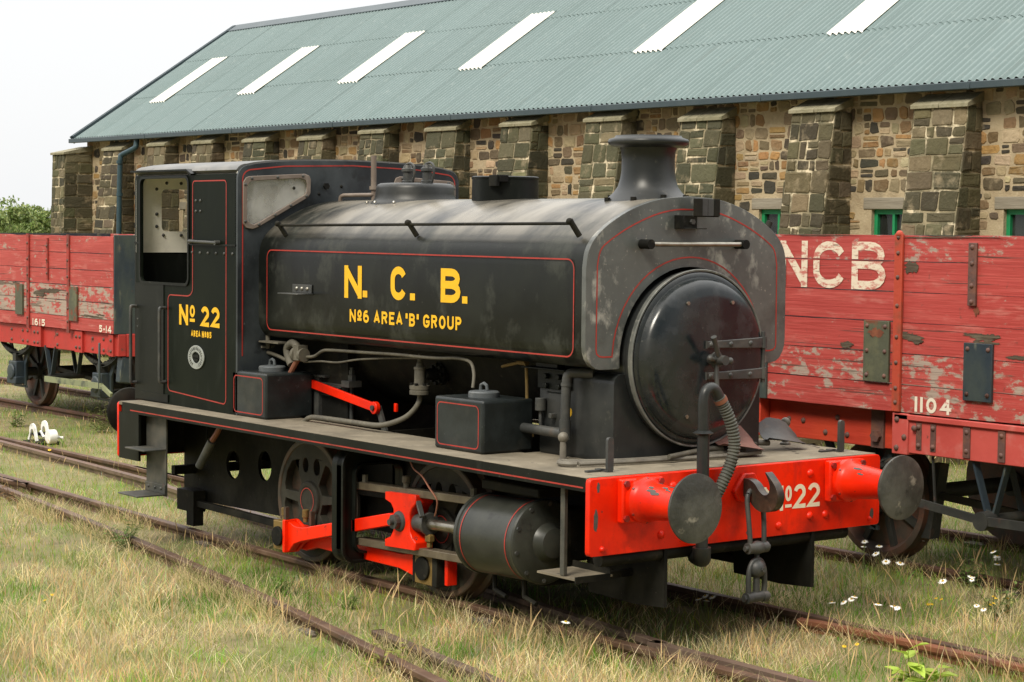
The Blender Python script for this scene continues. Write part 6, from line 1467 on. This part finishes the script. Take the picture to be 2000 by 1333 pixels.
# seed stalks
x, y = field(11000, BOX, r, 1.9); d = in_track(x, y); k = (d > .05) & (vnoise(x, y, .9, 13) > .42) & ~under(x, y) & ~((np.abs(y) < 1.1) & (x > -2.5) & (x < .3)); x, y = x[k], y[k]; n = len(x); v = r.uniform(.75, 1.3, n)
blades('seeding_grass', x, y, r.uniform(.15, .33, n) * (.6 + .4 * np.clip((x + 8) / 6, 0, 1)), np.full(n, .008), r.uniform(.05, .6, n), np.stack([.58 * v, .42 * v, .21 * v], 1), GRASSM, r, 6, 'thin brown seeding grass stalks rising above the turf', [.35, .28, .25, .45, 1.5, 1.4])

# broad leaved clumps
def leaf_clump(name, label, x, y, n, h, lw, col, seed, group=None, up=.9):
    rr = random.Random(seed); m = MB()
    def leaf(b, d, L, w, k):
        m.col = tuple(c * k for c in col); d = d.normalized(); sd = d.cross(Vector((0, 0, 1)))
        if sd.length < .1: sd = Vector((1, 0, 0))
        sd.normalize(); tip = b + d * L - Vector((0, 0, L * .25)); mid = b + d * L * .5
        m.add([b, b + d * L * .25 + sd * w * .4, mid + sd * w * .5, b + d * L * .8 + sd * w * .25 - Vector((0, 0, L * .12)), tip, b + d * L * .8 - sd * w * .25 - Vector((0, 0, L * .12)), mid - sd * w * .5, b + d * L * .25 - sd * w * .4, mid - Vector((0, 0, w * .15))], [(i_, (i_ + 1) % 8, 8) for i_ in range(8)])
    for i in range(max(4, n // 5)):
        a = rr.uniform(0, 6.28); sp = rr.uniform(.05, .9) * h * .8; b = Vector((x + rr.uniform(-.3, .3) * h, y + rr.uniform(-.3, .3) * h, GZ)); tip = b + Vector((math.cos(a) * sp, math.sin(a) * sp, h * rr.uniform(.35, 1.1)))
        m.col = tuple(c * .8 for c in col); m.bar(b, tip, .003, .003)
        for q in range(6):
            t = .25 + .15 * q; p = b.lerp(tip, t); az = rr.uniform(0, 6.28); leaf(p, Vector((math.cos(az), math.sin(az), rr.uniform(-.1, .8))), lw * rr.uniform(1.2, 2.2), lw * rr.uniform(.7, 1.2), rr.uniform(.6, 1.45))
    return tag(m.build(name, LEAFM, col=True, smooth=0, origin=(x, y, GZ)), label, 'plant', group)
leaf_clump('bramble_plant', 'bright yellow green leafy seedling at the bottom right among straw grass', 1.40, -.03, 12, .20, .085, (.34, .46, .06), 1)
leaf_clump('weed_plant', 'small yellow green weed beside the end of the brown check rail', -.62, -2.20, 16, .2, .035, (.26, .27, .05), 2)
leaf_clump('nettle_plant', 'dark green nettle clump growing over the curved rail on the left', -5.35, -1.42, 80, .22, .03, (.13, .20, .045), 3)
leaf_clump('nettle_plant', 'green nettle clump below the dark wagon wheel at the far left', -17.9, 2.3, 70, .26, .04, (.13, .20, .05), 4)
leaf_clump('dock_plant', 'small rusty brown dock plant beside the curved rail at the left edge', -8.3, -1.12, 26, .16, .03, (.24, .13, .05), 5)
leaf_clump('weed_plant', 'bushy green weed with dry stems at the end of the left wagon', -13.5, 2.35, 90, .3, .035, (.18, .20, .06), 6)
leaf_clump('weed_plant', 'green weed in the grass to the left of the white point lever', -14.6, 1.7, 60, .2, .035, (.15, .22, .05), 7)
leaf_clump('weed_plant', 'green thistle clump at the right edge in front of the wagon rail', .32, 2.0, 70, .24, .025, (.14, .20, .05), 8)
leaf_clump('weed_plant', 'low green clump close to the locomotive under the slide bars', -3.1, -1.35, 70, .12, .02, (.14, .22, .05), 9)
leaf_clump('weed_plant', 'low green clump beside the near rail below the crosshead', -2.35, -1.30, 60, .11, .018, (.15, .23, .05), 10)
leaf_clump('weed_plant', 'bright green clump between the wagon rail and the white daisies', -.55, 2.75, 60, .2, .03, (.13, .20, .05), 11)
# daisies
def daisy(x, y, h, s, n=1, seed=0, label='', yellow=False):
    rr = random.Random(seed); o = None
    rt = None
    m = MB(); m.cur = 0
    for k in range(n):
        bx, by = x + rr.uniform(-.06, .06) * (n > 1), y + rr.uniform(-.06, .06) * (n > 1); hh = h * rr.uniform(.75, 1.1); tx, ty = bx + rr.uniform(-.04, .04), by + rr.uniform(-.04, .04)
        m.cur = 0; m.tube([(bx, by, GZ), ((bx + tx) / 2, (by + ty) / 2, GZ + hh * .5), (tx, ty, GZ + hh)], .0025, 5)
        nrm = Vector((rr.uniform(-.2, .5), rr.uniform(-.6, .1), 1)).normalized(); u, v, w = frame_of(nrm); c = Vector((tx, ty, GZ + hh)); m.cur = 1
        P = []
        for q in range(22):
            a = 2 * math.pi * q / 22; R = s * (1 if q % 2 else .62) * rr.uniform(.85, 1.1); P.append(c + u * (R * math.cos(a)) + v * (R * math.sin(a)) - w * .004)
        m.add(P + [c], [(q, (q + 1) % 22, 22) for q in range(22)])
        m.cur = 2; m.dome(c + w * .001, w, s * .3, s * .16, 8)
    o = m.build('ragwort' if yellow else 'daisy', [STEMM, YPETALM if yellow else PETALM, YCENTM], origin=(x, y, GZ), smooth=0)
    return tag(o, label, 'flower', 'yellow flowers in the grass' if yellow else 'white daisies in the grass')
D = [(-1.35, 2.45, .22, .020, 3, 'white daisy cluster beside the rail below the far buffer'), (-1.17, 2.5, .20, .026, 2, 'pair of large white daisies on the far rail edge right of the buffer'), (-.95, 2.35, .18, .028, 2, 'white daisies just right of the pair below the far buffer'), (.02, .87, .18, .022, 4, 'cluster of four white daisies in the straw between the rails at lower right'), (.30, 1.02, .2, .024, 3, 'white daisies in the middle of the grass right of the four cluster'), (-1.17, 2.95, .24, .018, 4, 'small white daisies in the shade under the wagon'), (-.30, 2.7, .26, .022, 5, 'tall bunch of white daisies near the right edge by the wagon rail'), (-.13, 2.0, .16, .028, 1, 'single white daisy low in the grass in front of the wagon rail'), (-.62, .28, .17, .022, 4, 'small white daisies near the hanging coupling below the buffer beam'), (-.30, -1.1, .27, .026, 1, 'lone tall white daisy standing beside the near rail'), (-.22, 2.35, .15, .018, 3, 'tiny white daisies on the wagon rail near the right edge'), (.55, 1.5, .14, .018, 2, 'two small white daisies at the far right of the straw grass')]
for i, (x, y, h, s, n, lb) in enumerate(D): daisy(x, y, h + .03, s * 1.25, n, i, lb)
Yl = [(.75, .15, .16, .016, 2, 'yellow ragwort beside the far rail at the lower right'), (.1, 1.6, .15, .014, 4, 'small yellow flowers in the grass right of the far buffer'), (.35, 1.95, .15, .014, 5, 'yellow flowers near the green thistle at the right edge'), (-11.1, .55, .16, .024, 1, 'yellow flower between the rails at the left'), (-5.2, -3.3, .14, .014, 2, 'yellow flowers in the pale grass at the left foreground'), (-3.2, -3.0, .14, .014, 2, 'yellow flowers in the foreground straw below the curved rail'), (-6.9, -2.9, .14, .014, 1, 'yellow flower at the left edge of the foreground grass')]
for i, (x, y, h, s, n, lb) in enumerate(Yl): daisy(x, y, h, s, n, 40 + i, lb, True)
